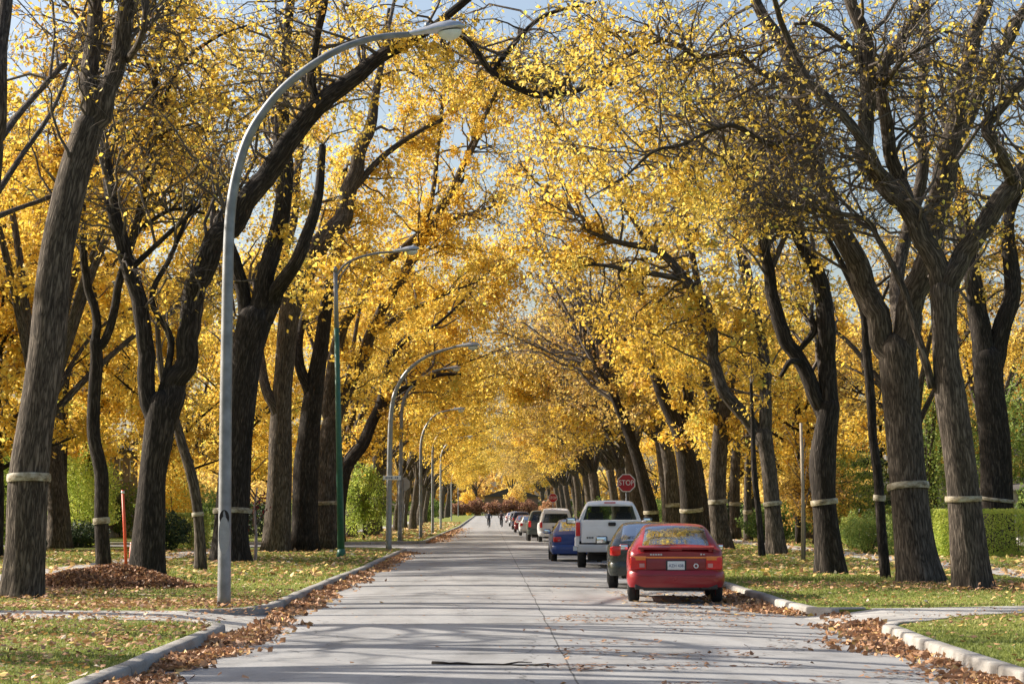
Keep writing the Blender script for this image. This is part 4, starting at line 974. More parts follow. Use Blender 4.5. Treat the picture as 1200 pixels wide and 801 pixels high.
# dense brown patch by the left kerb near the crossing and under the trees
p = patchy(scatter(-10, XL - .1, 27, 40, 120), .8, .3, 2.0); p = p[~on_path(p[:, 0], p[:, 1]) | (rng.random(len(p)) < .12)]; litter(p, LAWN + .025, .085, (.42, .2), .06, .55)
p = patchy(scatter(-10, XL - .1, 19, 26, 60), 1.3, .9, 7.0); litter(p, LAWN + .03, .08, (.5, .22), .06, .55)
p = scatter(-6.5, XL + .2, 30.2, 33.2, 16); litter(p, LAWN + .012, .08, (.35, .18), .02)
p = scatter(XR + .4, 14, 41.5, 45.5, 42); litter(p, LAWN + .03, .085, (.5, .2), .05, .6)
p = scatter(9.2, 13, 39.2, 42, 110); p = p[rng.random(len(p)) < np.exp(-((p[:, 0] - 11.6) / 1.3) ** 2)]; litter(p, LAWN + .03, .09, (.3, .15), .14, .5)
for x0, x1 in ((-11, XL - .15), (XR + .15, 14)):              # crumbled bits between the leaves
    p = patchy(scatter(x0, x1, 18, 44, 70, 30), .8, .2, 5.0); p = p[~on_path(p[:, 0], p[:, 1]) | (rng.random(len(p)) < .2)]; p = p[(p[:, 0] < XL - .2) | (p[:, 0] > kerb_x_right(p[:, 1]) + .2)]
    litter(p, LAWN + .02, .04, (.35, .25), .04, .6)
# gutters
def gutter(xk, sgn, y0, y1, dens, wdt):
    n = int(dens * (y1 - y0)); y = rng.uniform(y0, y1, n)
    y = y[rng.random(n) < np.minimum(1, (30.0 / y) ** 1.3) * np.clip(.62 + .42 * np.sin(y * 1.35 + sgn) + .3 * np.sin(y * 3.1), .12, 1)]; n = len(y)
    e = np.abs(rng.normal(0, 1, n)) * wdt * (.65 + .35 * np.sin(y * .9) * np.cos(y * .37)); x = xk(y) + sgn * e
    pile = .09 * np.exp(-(e / (wdt * .7)) ** 2) * (.6 + .4 * np.sin(y * 1.7))
    z = .01 + np.maximum(pile, 0) * rng.random(n)
    zr = .075 * np.clip(1 - ((x - .7) / 4.2) ** 2, 0, 1)
    leaves(lmb, np.column_stack([x, y, z + zr + .01]), .082 + .0008 * y, np.clip(rng.normal(.42, .2, n), 0, 1), flat=.45, aspect=.7)
lk = lambda y: np.full(len(y), XL + .03)
gutter(lk, 1, 18, 28.8, 620, .36); gutter(lk, 1, 34.0, 88, 480, .30); gutter(lk, 1, 116, 200, 200, .45)
gutter(lambda y: np.full(len(y), XL + .1), 1, 28, 34.5, 260, .45)
rk = lambda y: kerb_x_right(y) - .03
gutter(rk, -1, 18, 29, 230, .42); gutter(rk, -1, 28, 40, 330, .55); gutter(rk, -1, 40, 90, 300, .45)
# carriageway: thin on the left lane, thick on the right
p = scatter(-3.2, .8, 18, 90, .35, 40); litter(p, .055, .085, (.4, .2), .03)
p = patchy(scatter(.8, 4.8, 18, 60, 7, 34), 1.1, .5, 3.0); litter(p, np.vectorize(road_z)(p[:, 0]), .085, (.38, .2), .03)
p = scatter(2.3, 4.8, 33, 42, 24); litter(p, np.vectorize(road_z)(p[:, 0]), .08, (.62, .2), .03)
for _ in range(55):                                       # small wads of wet leaves
    c = np.array([rng.uniform(.6, 4.6) ** 1.0, rng.uniform(19, 34)]); n = rng.integers(8, 30)
    p = c + rng.normal(0, 1, (n, 2)) * np.array([.22, .10]); litter(p, road_z(c[0]), .07, (.2, .12), .05)
n = 700; y = rng.uniform(118, 230, n); litter(np.stack([XL + .2 + np.abs(rng.normal(0, .7, n)), y], 1), .03, .2, (.5, .15), .05)
for x0, x1 in ((-10, XL - .4), (XR + .4, 12)):
    p = scatter(x0, x1, 118, 300, 1.6); z_ = LAWN + .03 + np.array([ground_z(b) for b in p[:, 1]]); litter(p, z_, .3, (.7, .2), .05, .6)
tag(lmb.build('leaf_litter', LITTER, None, smooth=False), kind='stuff')

# the raked heap
c = G(108, 688); mb, core = MB(), MB()
n = 12000; r = rng.random(n) ** .6 * rng.choice([1, 1, 1, 1.25], n); a = rng.uniform(0, 6.28, n)
x = r * np.cos(a) * 1.15; y = r * np.sin(a) * 1.0
hgt = .36 * np.maximum(0, 1 - ((x / 1.15) ** 2 + (y / 1.0) ** 2)) ** .8 * (1 + .25 * np.sin(x * 4) * np.cos(y * 5))
x = np.where(x > 0, x * 1.8, x * 1.1)
leaves(mb, np.stack([x, y, hgt + rng.uniform(0, .05, n)], 1), .085, np.clip(rng.normal(.33, .22, n), 0, 1), flat=.3, aspect=.7)
heap = empty('leaf_heap', (c[0], c[1], LAWN), 0, 'raked heap of brown leaves on the grass beside the leaning edge elm', 'leaf heap')
mb.build('leaves', LITTER, heap, smooth=False)
uu, vv = np.meshgrid(np.linspace(0, 1, 9), np.linspace(0, 2 * np.pi, 25)[:-1], indexing='ij')
X = uu * np.cos(vv) * 1.1; Y = uu * np.sin(vv) * .95; Z = .34 * np.maximum(0, 1 - uu ** 2) ** .8 * (1 + .25 * np.sin(X * 4) * np.cos(Y * 5)) - .03
X = np.where(X > 0, X * 1.8, X * 1.1)
i, j = np.meshgrid(np.arange(8), np.arange(24), indexing='ij'); j2 = (j + 1) % 24
core.add(np.stack([X, Y, Z], -1).reshape(-1, 3), np.stack([i * 24 + j, (i + 1) * 24 + j, (i + 1) * 24 + j2, i * 24 + j2], -1).reshape(-1, 4))
core.build('packed_core', simple('packed_leaves', (.13, .068, .038), .9, var=.4, scale=30), heap)

# fallen stick on the carriageway
mb = MB(); s0, s1 = G(505, 778.5, .06), G(642, 780.5, .07)
u = np.linspace(0, 1, 14)[:, None]; pts = s0 * (1 - u) + s1 * u + rng.normal(0, .022, (14, 3)); pts[:, 2] = .08
tube(mb, pts, np.linspace(.016, .005, 14) * rng.uniform(.8, 1.25, 14), 6); k = pts[8]; tube(mb, [k, k + [.16, .10, .02], k + [.30, .13, .015]], [.01, .008, .004], 5)
k = pts[11]; tube(mb, [k, k + [.15, -.05, .02], k + [.26, -.06, .0]], [.008, .006, .003], 5)
o = mb.build('fallen_branch', BARK_D, None, pts[6], loc=pts[6]); tag(o, 'thin dark stick lying across the carriageway in front', 'stick')

# ------------------------------------------------------------------ building helpers
def link_bm(bm, name, mat, parent, smooth=True, sharp=35):
    bmesh.ops.recalc_face_normals(bm, faces=bm.faces[:])
    me = bpy.data.meshes.new(name); bm.to_mesh(me); bm.free()
    for m in (mat if isinstance(mat, (list, tuple)) else [mat]): me.materials.append(m)
    if smooth:
        me.polygons.foreach_set('use_smooth', [True] * len(me.polygons)); me.set_sharp_from_angle(angle=math.radians(sharp))
    o = bpy.data.objects.new(name, me); COL.objects.link(o); o.parent = parent
    return o
def bm_box(bm, c, s, bev=.01, rot=None, seg=2, taper=None):
    r = bmesh.ops.create_cube(bm, size=1.0); vs = r['verts']
    for v in vs:
        v.co = Vector((v.co.x * s[0], v.co.y * s[1], v.co.z * s[2]))
        if taper and v.co.z > 0: v.co.x *= taper[0]; v.co.y *= taper[1]
        if rot: v.co = Euler(rot).to_matrix() @ v.co
        v.co += Vector(c)
    if bev:
        es = list({e for v in vs for e in v.link_edges})
        bmesh.ops.bevel(bm, geom=es, offset=bev, segments=seg, affect='EDGES', profile=.6)
def rbox(name, c, s, mat, parent, bev=.01, rot=None, taper=None, seg=2):
    bm = bmesh.new(); bm_box(bm, c, s, bev, rot, seg, taper); return link_bm(bm, name, mat, parent)
def rboxes(name, items, mat, parent):
    bm = bmesh.new()
    for it in items: bm_box(bm, *it)
    return link_bm(bm, name, mat, parent)
def text_mesh(name, body, size, mat, parent, loc, rot=(math.pi / 2, 0, 0), ext=.002, wide=1.0):
    cu = bpy.data.curves.new(name, 'FONT'); cu.body = body; cu.size = size; cu.align_x = 'CENTER'; cu.align_y = 'CENTER'; cu.extrude = ext
    t = bpy.data.objects.new(name, cu); COL.objects.link(t)
    bpy.context.view_layer.update()
    me = bpy.data.meshes.new_from_object(t.evaluated_get(bpy.context.evaluated_depsgraph_get()))
    COL.objects.unlink(t); bpy.data.objects.remove(t)
    me.materials.clear(); me.materials.append(mat)
    o = bpy.data.objects.new(name, me); COL.objects.link(o); o.parent = parent; o.location = loc; o.rotation_euler = rot; o.scale = (wide, 1, 1)
    return o

def paint(name, col, metal=.0, rough=.32):
    m, nt, b = new_mat(name)
    tc = N(nt, 'ShaderNodeTexCoord'); n = noise(nt, tc.outputs['Object'], 3.0, 5); n2 = noise(nt, tc.outputs['Object'], 60, 3)
    dirt = ramp(nt, [(.45, (0, 0, 0)), (.8, (.35, .35, .35))]); nt.links.new(n.outputs[0], dirt.inputs[0])
    nt.links.new(mixc(nt, dirt.outputs[0], col, tuple(.6 * c + .4 * d for c, d in zip(col, (.16, .13, .10)))), b.inputs['Base Color'])
    r2 = ramp(nt, [(.3, (rough * .8,) * 3), (.8, (rough * 1.5,) * 3)]); nt.links.new(n.outputs[0], r2.inputs[0]); nt.links.new(r2.outputs[0], b.inputs['Roughness'])
    b.inputs['Metallic'].default_value = metal; b.inputs['Coat Weight'].default_value = .35; b.inputs['Coat Roughness'].default_value = .12
    return m
def glass_mat(name, tint=(.55, .62, .6), refl=.16, clear=.75):
    m, nt, b = new_mat(name); nt.nodes.remove(b)
    tr = N(nt, 'ShaderNodeBsdfTransparent'); tr.inputs[0].default_value = (*tint, 1)
    gl = N(nt, 'ShaderNodeBsdfGlossy'); gl.inputs['Roughness'].default_value = .04; gl.inputs[0].default_value = (.9, .95, 1, 1)
    fr = N(nt, 'ShaderNodeFresnel'); fr.inputs[0].default_value = 1.5
    hf = N(nt, 'ShaderNodeMath', operation='MULTIPLY'); hf.inputs[1].default_value = .6; nt.links.new(fr.outputs[0], hf.inputs[0])
    ad = N(nt, 'ShaderNodeMath', operation='MAXIMUM'); nt.links.new(hf.outputs[0], ad.inputs[0]); ad.inputs[1].default_value = refl
    mx = N(nt, 'ShaderNodeMixShader'); nt.links.new(ad.outputs[0], mx.inputs[0]); nt.links.new(tr.outputs[0], mx.inputs[1]); nt.links.new(gl.outputs[0], mx.inputs[2])
    nt.links.new(mx.outputs[0], nt.nodes['Material Output'].inputs[0]); return m
GLASS = glass_mat('clear_car_glass', refl=.04); GLASS_D = glass_mat('dark_car_glass', (.10, .11, .115), .10)
GLASS_B = glass_mat('bluish_car_glass', (.62, .74, .80), .03)
TYRE = simple('tyre_rubber', (.022, .021, .020), .85, var=.3, scale=14); RIM = simple('wheel_alloy', (.42, .42, .43), .35, .8)
BLACK = simple('black_plastic', (.02, .02, .021), .5); UNDER = simple('underbody', (.018, .016, .014), .9)
SEAT = simple('seat_cloth', (.055, .055, .06), .9); SEAT_B = simple('blue_grey_seat_cloth', (.16, .17, .19), .9); CHROME = simple('chrome', (.62, .62, .63), .18, 1.0, var=.04)
LRED = simple('red_lens', (.62, .012, .012), .2, coat=.3); LAMB = simple('amber_lens', (.75, .20, .015), .16, coat=.8)
LREV = simple('clear_lens', (.55, .22, .20), .2, coat=.3); PLATE = simple('plate_white', (.66, .68, .66), .4, var=.05)
INK = simple('plate_ink', (.04, .07, .18), .5); SILVER = simple('silver_badge', (.55, .54, .53), .3, .7); MIRROR = simple('mirror_glass', (.75, .8, .82), .03, 1.0, var=.01)

def chaikin(p, it=2):
    p = np.asarray(p, float)
    for _ in range(it):
        q = np.empty((2 * (len(p) - 1), p.shape[1])); q[0::2] = .75 * p[:-1] + .25 * p[1:]; q[1::2] = .25 * p[:-1] + .75 * p[1:]
        p = np.vstack([p[:1], q[1:-1], p[-1:]])
    return p
def pchip(x, xp, fp):
    xp = np.asarray(xp, float); fp = np.asarray(fp, float); h = np.diff(xp); d = np.diff(fp) / h; m = np.zeros(len(xp))
    for i in range(1, len(xp) - 1):
        m[i] = 0 if d[i - 1] * d[i] <= 0 else 2 * d[i - 1] * d[i] / (d[i - 1] + d[i])
    m[0], m[-1] = d[0], d[-1]
    k = np.clip(np.searchsorted(xp, x) - 1, 0, len(h) - 1); t = (x - xp[k]) / h[k]
    return (fp[k] * (1 + 2 * t) * (1 - t) ** 2 + h[k] * m[k] * t * (1 - t) ** 2 + fp[k + 1] * t * t * (3 - 2 * t) + h[k] * m[k + 1] * t * t * (t - 1))

def car_body(root, st, paint_m, glass, wheels, du=.05, it=2, rear_win=None, front_win=None, side=None, cap_win=None, pillars=(), dark_roof=False):
    """lofted shell; window areas become panes of their own, wheel arches are cut"""
    st = np.array(st, float); L = st[-1, 0]
    us = np.unique(np.concatenate([np.arange(st[0, 0], L, du), st[:, 0]]))
    cols = [pchip(us, st[:, 0], st[:, k]) for k in range(1, 6)]
    rings = []
    for zb, zl, hw, zt, hwt in zip(*cols):
        zt = max(zt, zl + .04)
        h = [(0, zb), (.80 * hw, zb), (.95 * hw, zb + .06), (hw, zb + (zl - zb) * .5), (hw * .988, zl - .06), (hw * .95, zl + .015),
             ((hw * .95 + hwt) / 2 + .012, (zl + zt) / 2), (hwt, zt - .055 * min(1, (zt - zl) / .2)), (hwt * .86, zt - .006), (hwt * .4, zt + .012), (0, zt + .016)]
        r = chaikin(h, it); rings.append(np.vstack([r, np.stack([-r[-2:0:-1, 0], r[-2:0:-1, 1]], 1)]))
    A = np.array(rings); n, k = A.shape[:2]
    V = np.stack([A[..., 0], np.broadcast_to(us[:, None], (n, k)), A[..., 1]], -1).reshape(-1, 3)
    i, j = np.meshgrid(np.arange(n - 1), np.arange(k), indexing='ij'); j2 = (j + 1) % k
    Q = np.stack([i * k + j, i * k + j2, (i + 1) * k + j2, (i + 1) * k + j], -1).reshape(-1, 4)
    fc = V[Q].mean(1); nrm = np.cross(V[Q[:, 2]] - V[Q[:, 0]], V[Q[:, 3]] - V[Q[:, 1]]); nrm /= np.linalg.norm(nrm, axis=1)[:, None] + 1e-9
    nrm *= np.sign((nrm * (fc - np.array([0, 0, .7]) * 1 - fc * [0, 1, 0])).sum(1))[:, None]
    zlf = np.interp(fc[:, 1], us, cols[1]); ztf = np.interp(fc[:, 1], us, np.maximum(cols[3], cols[1] + .04)); hwf = np.interp(fc[:, 1], us, cols[4])
    kind = np.zeros(len(Q), int)
    if rear_win: kind[(fc[:, 1] > rear_win[0]) & (fc[:, 1] < rear_win[1]) & (np.abs(fc[:, 0]) < hwf * rear_win[2]) & (nrm[:, 2] > .1) & (fc[:, 2] > zlf)] = 1
    if front_win: kind[(fc[:, 1] > front_win[0]) & (fc[:, 1] < front_win[1]) & (np.abs(fc[:, 0]) < hwf * .86) & (nrm[:, 2] > .1) & (fc[:, 2] > zlf)] = 2
    if side:
        s = (fc[:, 1] > side[0]) & (fc[:, 1] < side[1]) & (fc[:, 2] > zlf + .045) & (fc[:, 2] < ztf - .085) & (np.abs(fc[:, 0]) > hwf * .9)
        for a, b in pillars: s &= ~((fc[:, 1] > a) & (fc[:, 1] < b))
        kind[s & (fc[:, 0] > 0)] = 3; kind[s & (fc[:, 0] < 0)] = 4
    keep = np.ones(len(Q), bool)
    for wy, wz, R in wheels:
        d = np.hypot(V[:, 1] - wy, V[:, 2] - wz); ins = (d < R) & (np.abs(V[:, 0]) > .70)
        allin = ins[Q].all(1); keep &= ~allin
        used = np.zeros(len(V), bool); used[Q[~allin].ravel()] = True
        mv = ins & used & (np.abs(V[:, 0]) > .70)
        f = R / np.maximum(d[mv], 1e-3); V[mv, 1] = wy + (V[mv, 1] - wy) * f; V[mv, 2] = np.maximum(wz + (V[mv, 2] - wz) * f, .12)
    # caps, the rear one with a window opening when asked for
    mb = MB()
    capq, capv, gq, gv = [], [], [], []
    r0 = V[:k]
    if cap_win:
        z0, z1, wx0, wx1 = cap_win
        zz = np.clip(r0[:, 2], z0, z1); f = (zz - z0) / (z1 - z0); lim = wx0 + (wx1 - wx0) * f
        inn = np.stack([np.clip(r0[:, 0], -lim, lim), r0[:, 1] + .015 * 0, zz], 1)
        base = len(V); V = np.vstack([V, inn]); a = np.arange(k); b = (a + 1) % k
        capq = np.stack([b, a, base + a, base + b], 1)
        Q = np.vstack([Q, capq]); kind = np.concatenate([kind, np.zeros(k, int)]); keep = np.concatenate([keep, np.ones(k, bool)])
    mb.add(V, Q[keep & (kind == 0)])
    c0 = r0.mean(0); nfr = (n - 1) * k
    def fan(idx, rev):
        c = V[idx].mean(0); a = np.arange(len(idx)); b = (a + 1) % len(idx); o = len(idx)
        q = np.stack([b, a, np.full(o, o), np.full(o, o)], 1)
        return np.vstack([V[idx], c]), (q[:, [1, 0, 2, 3]] if rev else q)
    if not cap_win: mb.add(*fan(np.arange(k), False))
    mb.add(*fan(np.arange(nfr, nfr + k), True))
    b = mb.build('body', paint_m, root, sharp=40)
    bm = bmesh.new(); bm.from_mesh(b.data); bmesh.ops.remove_doubles(bm, verts=bm.verts[:], dist=.0008)
    loose = [v for v in bm.verts if not v.link_faces]; bmesh.ops.delete(bm, geom=loose, context='VERTS')
    bmesh.ops.recalc_face_normals(bm, faces=bm.faces[:]); bm.to_mesh(b.data); bm.free(); b.data.set_sharp_from_angle(angle=math.radians(38))
    def pane(name, mask):
        if not mask.any(): return
        m2 = MB(); q = Q[mask]; u, inv = np.unique(q, return_inverse=True); vv = V[u] * np.array([.997, 1, 1])
        m2.add(vv, inv.reshape(q.shape)); m2.build(name, glass, root)
    pane('rear_window', kind == 1); pane('windshield', kind == 2); pane('side_window', kind == 3); pane('side_window', kind == 4)
    if cap_win:
        m2 = MB(); u = inn; m2.add(np.vstack([u, u.mean(0)]), np.stack([(np.arange(k) + 1) % k, np.arange(k), np.full(k, k), np.full(k, k)], 1)); m2.build('rear_window', glass, root)
    # dark underside and wheel housings
    bm = bmesh.new(); hw = cols[2].max()
    bm_box(bm, (0, L * .5, .33), (hw * 1.35, L * .86, .22), .03)
    link_bm(bm, 'underbody', UNDER, root)
    return b

def wheel(root, x, y, r, w, rim_m=RIM):
    prof = [(-w / 2, r * .62), (-w / 2 - .004, r * .80), (-w / 2 + .012, r * .95), (-w / 2 + .035, r), (w / 2 - .035, r), (w / 2 - .012, r * .95), (w / 2 + .004, r * .80), (w / 2, r * .62)]
    def lathe(pr, n=26):
        mb = MB(); a = np.linspace(0, 2 * np.pi, n, endpoint=False); pr = np.array(pr); k = len(pr)
        v = np.stack([np.broadcast_to(pr[:, 0][:, None], (k, n)), pr[:, 1][:, None] * np.cos(a), pr[:, 1][:, None] * np.sin(a)], -1).reshape(-1, 3)
        i, j = np.meshgrid(np.arange(k - 1), np.arange(n), indexing='ij'); j2 = (j + 1) % n
        mb.add(v, np.stack([i * n + j, i * n + j2, (i + 1) * n + j2, (i + 1) * n + j], -1).reshape(-1, 4)); return mb
    wr = bpy.data.objects.new('wheel', None); COL.objects.link(wr); wr.parent = root; wr.location = (x, y, r); wr.empty_display_size = .1
    lathe(prof).build('tyre', TYRE, wr, sharp=50)
    s = 1 if x > 0 else -1; o = s * (w / 2 - .03)
    rimb = lathe([(-s * w * .4, r * .60), (o * .2, r * .56), (o, r * .62), (o + s * .01, r * .58), (o - s * .02, r * .52), (o - s * .03, r * .22), (o + s * .0, r * .16), (o + s * .005, .004)])
    rimb.build('rim', rim_m, wr, sharp=40)

def mirrors(root, xs, y, z, mat, s=1.0, face=MIRROR):
    for x in xs:
        sg = 1 if x > 0 else -1
        m = rbox('mirror', (x, y, z), (.24 * s, .12 * s, .16 * s), mat, root, .045 * s, seg=3)
        rbox('mirror_glass', (x, y - .061 * s, z), (.19 * s, .006, .115 * s), face, m, .002)
        rbox('mirror_arm', (x - sg * .15 * s, y + .02, z - .04 * s), (.16 * s, .05, .05), mat, m, .01)
def seats(root, y, z, mat, xs=(-.37, .37), bench=None, w=.46):
    for x in xs:
        rboxes('seat', [((x, y, z), (w, .18, .62), .06, (-.18, 0, 0)), ((x, y - .10, z + .41), (.26, .09, .19), .04), ((x, y + .28, z - .28), (w, .5, .16), .05)], mat, root)
    if bench: rboxes('rear_bench', [((0, bench, z - .03), (1.2, .16, .52), .06, (-.2, 0, 0)), ((-.33, bench - .06, z + .27), (.25, .08, .13), .035), ((.33, bench - .06, z + .27), (.25, .08, .13), .035)], mat, root)
def dash(root, y, z, w):
    rboxes('dashboard', [((0, y, z), (w, .4, .2), .06)], BLACK, root)
    mb = MB(); a = np.linspace(0, 2 * np.pi, 20); tube(mb, np.stack([-.37 + .18 * np.cos(a), y - .36 + .05 * np.sin(a), z + .06 + .17 * np.sin(a)], 1), .014, 6, cap=False); mb.build('steering_wheel', BLACK, root)
def tail_light(root, x, y, z, s, mat=LRED, rot=None, amber=None, rev=None):
    o = rbox('tail_light', (x, y, z), s, mat, root, min(s) * .3, rot, seg=3)
    if amber: rbox('indicator_lens', (x, y - s[1] * .5 - .002, z + amber * s[2]), (s[0] * .88, .012, s[2] * .30), LAMB, o, .004)
    if rev: rbox('reversing_lens', (x + rev * s[0], y - s[1] * .5 - .002, z - s[2] * .18), (s[0] * .3, .012, s[2] * .3), LREV, o, .004)
def plate(root, y, z, txt=None, w=.30, h=.15, x=0.0):
    o = rbox('licence_plate', (x, y, z), (w, .008, h), PLATE, root, .003)
    if txt: text_mesh('plate_lettering', txt, .074, INK, o, (x, y - .006, z - .005), wide=.92)
def bumper(root, hw, y0, z0, z1, mat, back=.5, depth=.12, strip=None):
    pts = [(hw + .012, back), (hw + .012, .16), (hw - .05, .03), (hw - .20, y0 + .015), (0, y0 - .012), (-hw + .20, y0 + .015), (-hw + .05, .03), (-hw - .012, .16), (-hw - .012, back)]
    p = chaikin(pts, 2); c = np.array([0, back + .6]); T = np.gradient(p, axis=0); T /= np.linalg.norm(T, axis=1)[:, None]
    nr = np.stack([-T[:, 1], T[:, 0]], 1); nr *= np.sign((nr * (p - c)).sum(1))[:, None]
    h = z1 - z0; prof = [(-depth, z1 - .005), (-.02, z1), (.0, z1 - .03), (.012, z1 - .3 * h), (.016, z1 - .55 * h), (.0, z0 + .2 * h), (-.03, z0), (-depth, z0 + .01)]
    n, k = len(p), len(prof); V = np.zeros((n, k, 3))
    for j, (d, z) in enumerate(prof): V[:, j, :2] = p + nr * d; V[:, j, 2] = z
    i, j = np.meshgrid(np.arange(n - 1), np.arange(k - 1), indexing='ij')
    mb = MB(); mb.add(V.reshape(-1, 3), np.stack([i * k + j, i * k + j + 1, (i + 1) * k + j + 1, (i + 1) * k + j], -1).reshape(-1, 4))
    o = mb.build('rear_bumper', mat, root, sharp=45)
    bm = bmesh.new(); bm.from_mesh(o.data); bmesh.ops.recalc_face_normals(bm, faces=bm.faces[:]); bm.to_mesh(o.data); bm.free()
    if strip: rbox('bumper_strip', (0, y0 - .026, z1 - .45 * h), (hw * 1.7, .02, .035), strip, o, .006)
    return o
def car_root(name, px_l, py_wheel, wy, hw, label, group=None, X=None):
    b = G(px_l, py_wheel, .05); Y = b[1]; x = (b[0] + hw) if X is None else X
    cat = {'pickup_truck': 'pickup truck', 'minivan': 'van'}.get(name, 'car')
    return empty(name, (x, Y - wy, .045 + ground_z(Y)), 0, label, cat, group)

HATCH = [(0, .40, .84, .74, .90, .64), (.05, .33, .88, .80, .93, .66), (.16, .29, .92, .835, .985, .665), (.45, .26, .94, .85, 1.17, .625), (.80, .22, .945, .855, 1.335, .585),
         (1.02, .2, .94, .86, 1.375, .575), (1.6, .2, .925, .86, 1.39, .57), (2.2, .2, .915, .86, 1.375, .57), (2.62, .2, .905, .86, 1.25, .60), (3.12, .2, .885, .86, .985, .70),
         (3.3, .2, .865, .855, .915, .73), (3.85, .22, .79, .84, .83, .71), (4.15, .26, .70, .79, .74, .64), (4.25, .36, .62, .68, .66, .5)]
SEDAN = [(0, .42, .86, .73, .92, .6), (.07, .34, .90, .83, .97, .64), (.5, .26, .92, .86, 1.0, .66), (.95, .22, .93, .87, 1.02, .66), (1.2, .2, .93, .87, 1.15, .62), (1.65, .2, .93, .87, 1.38, .575),
         (2.2, .2, .92, .87, 1.42, .57), (2.7, .2, .91, .87, 1.37, .58), (3.1, .2, .9, .87, 1.18, .63), (3.5, .2, .88, .87, .98, .7), (4.2, .22, .8, .85, .85, .7), (4.5, .27, .72, .8, .76, .62), (4.6, .36, .64, .68, .68, .5)]
SUV = [(0, .50, 1.04, .80, 1.60, .62), (.05, .43, 1.07, .87, 1.68, .655), (.3, .40, 1.08, .90, 1.73, .665), (1.2, .38, 1.07, .91, 1.75, .665), (2.3, .38, 1.06, .91, 1.73, .66), (2.7, .38, 1.05, .91, 1.56, .69),
       (3.15, .38, 1.04, .91, 1.16, .76), (3.4, .38, 1.02, .91, 1.09, .78), (4.2, .4, .97, .89, 1.02, .76), (4.45, .45, .88, .84, .93, .7), (4.52, .52, .8, .75, .84, .6)]
VAN = [(0, .42, 1.0, .87, 1.64, .68), (.06, .34, 1.03, .94, 1.75, .71), (.35, .30, 1.05, .97, 1.82, .725), (1.4, .28, 1.05, .98, 1.85, .725), (2.6, .28, 1.03, .98, 1.82, .72), (3.1, .28, 1.02, .98, 1.62, .74),
       (3.85, .28, 1.0, .97, 1.13, .80), (4.1, .28, .96, .96, 1.03, .82), (4.6, .32, .84, .9, .88, .74), (4.8, .4, .72, .78, .76, .6)]

def wheels4(root, wy1, wy2, x, r, w=.2, rim=RIM):
    for y in (wy1, wy2):
        for s in (-1, 1): wheel(root, s * x, y, r, w, rim)

# 1. red hatchback
RED = paint('red_car_paint', (.27, .008, .014)); RED_D = paint('red_trim_paint', (.20, .007, .012), rough=.36)
r = car_root('hatchback_car', 735.5, 704.5, .86, .86, 'red hatchback with rear spoiler and orange strip, nearest parked car')
car_body(r, HATCH, RED, GLASS_B, [(.86, .30, .36), (3.38, .30, .36)], .025, 3, rear_win=(.23, .84, .90), front_win=(2.6, 3.14), side=(.62, 2.72), pillars=((1.62, 1.72),))
wheels4(r, .86, 3.38, .74, .295); bumper(r, .84, -.07, .29, .585, RED)
for s in (-1, 1): tail_light(r, s * .665, .035, .715, (.30, .13, .235), LRED, (0, 0, -s * .16), amber=.36, rev=.22 * s * -1)
rbox('garnish_panel', (0, .005, .70), (1.04, .05, .20), RED_D, r, .012); rbox('reflector_strip', (0, -.018, .812), (1.30, .03, .032), LAMB, r, .006)
plate(r, -.030, .672, 'AZH 438'); rbox('plate_recess', (0, -.0235, .672), (.36, .01, .185), BLACK, r, .004)
r.rotation_euler.z = math.radians(-3.4)
sp = rbox('spoiler', (0, .06, .985), (1.34, .20, .045), RED, r, .016, (.14, 0, 0)); rboxes('spoiler_foot', [((-.6, .10, .945), (.06, .14, .08), .01), ((.6, .10, .945), (.06, .14, .08), .01), ((0, .10, .945), (.22, .14, .07), .01)], RED, sp)
rbox('brake_lamp', (0, -.038, .983), (.2, .012, .025), LRED, sp, .003)
o = rboxes('name_badge', [((-.44 + .045 * i, .002, .862), (.033, .012, .030), .004) for i in range(5)], SILVER, r); rboxes('trim_badge', [((.44, .002, .866), (.03, .012, .03), .004), ((.49, .002, .866), (.035, .012, .022), .004)], SILVER, r)
mb = MB(); a = np.linspace(0, 2 * np.pi, 25); tube(mb, np.stack([.35 + .035 * np.cos(a), np.full(25, -.026), .665 + .035 * np.sin(a)], 1), .011, 6, cap=False); mb.build('round_sticker', PLATE, r)
seats(r, 2.0, .78, SEAT_B, bench=1.05); dash(r, 2.85, .82, 1.3); mirrors(r, (-.90, .88), 2.65, .95, RED_D, .7)
rbox('lower_valance', (0, .03, .30), (1.45, .10, .09), BLACK, r, .02); rbox('bumper_moulding', (0, -.083, .50), (1.40, .02, .022), RED_D, r, .005)
r.location.x -= .06
mb = MB(); tube(mb, [(.42, -.02, .27), (.42, .4, .28)], .025, 10); mb.build('exhaust_pipe', UNDER, r)
mb = MB(); tube(mb, [(.1, .28, 1.045), (.33, .33, 1.08)], .007, 5); mb.build('rear_wiper', BLACK, r)

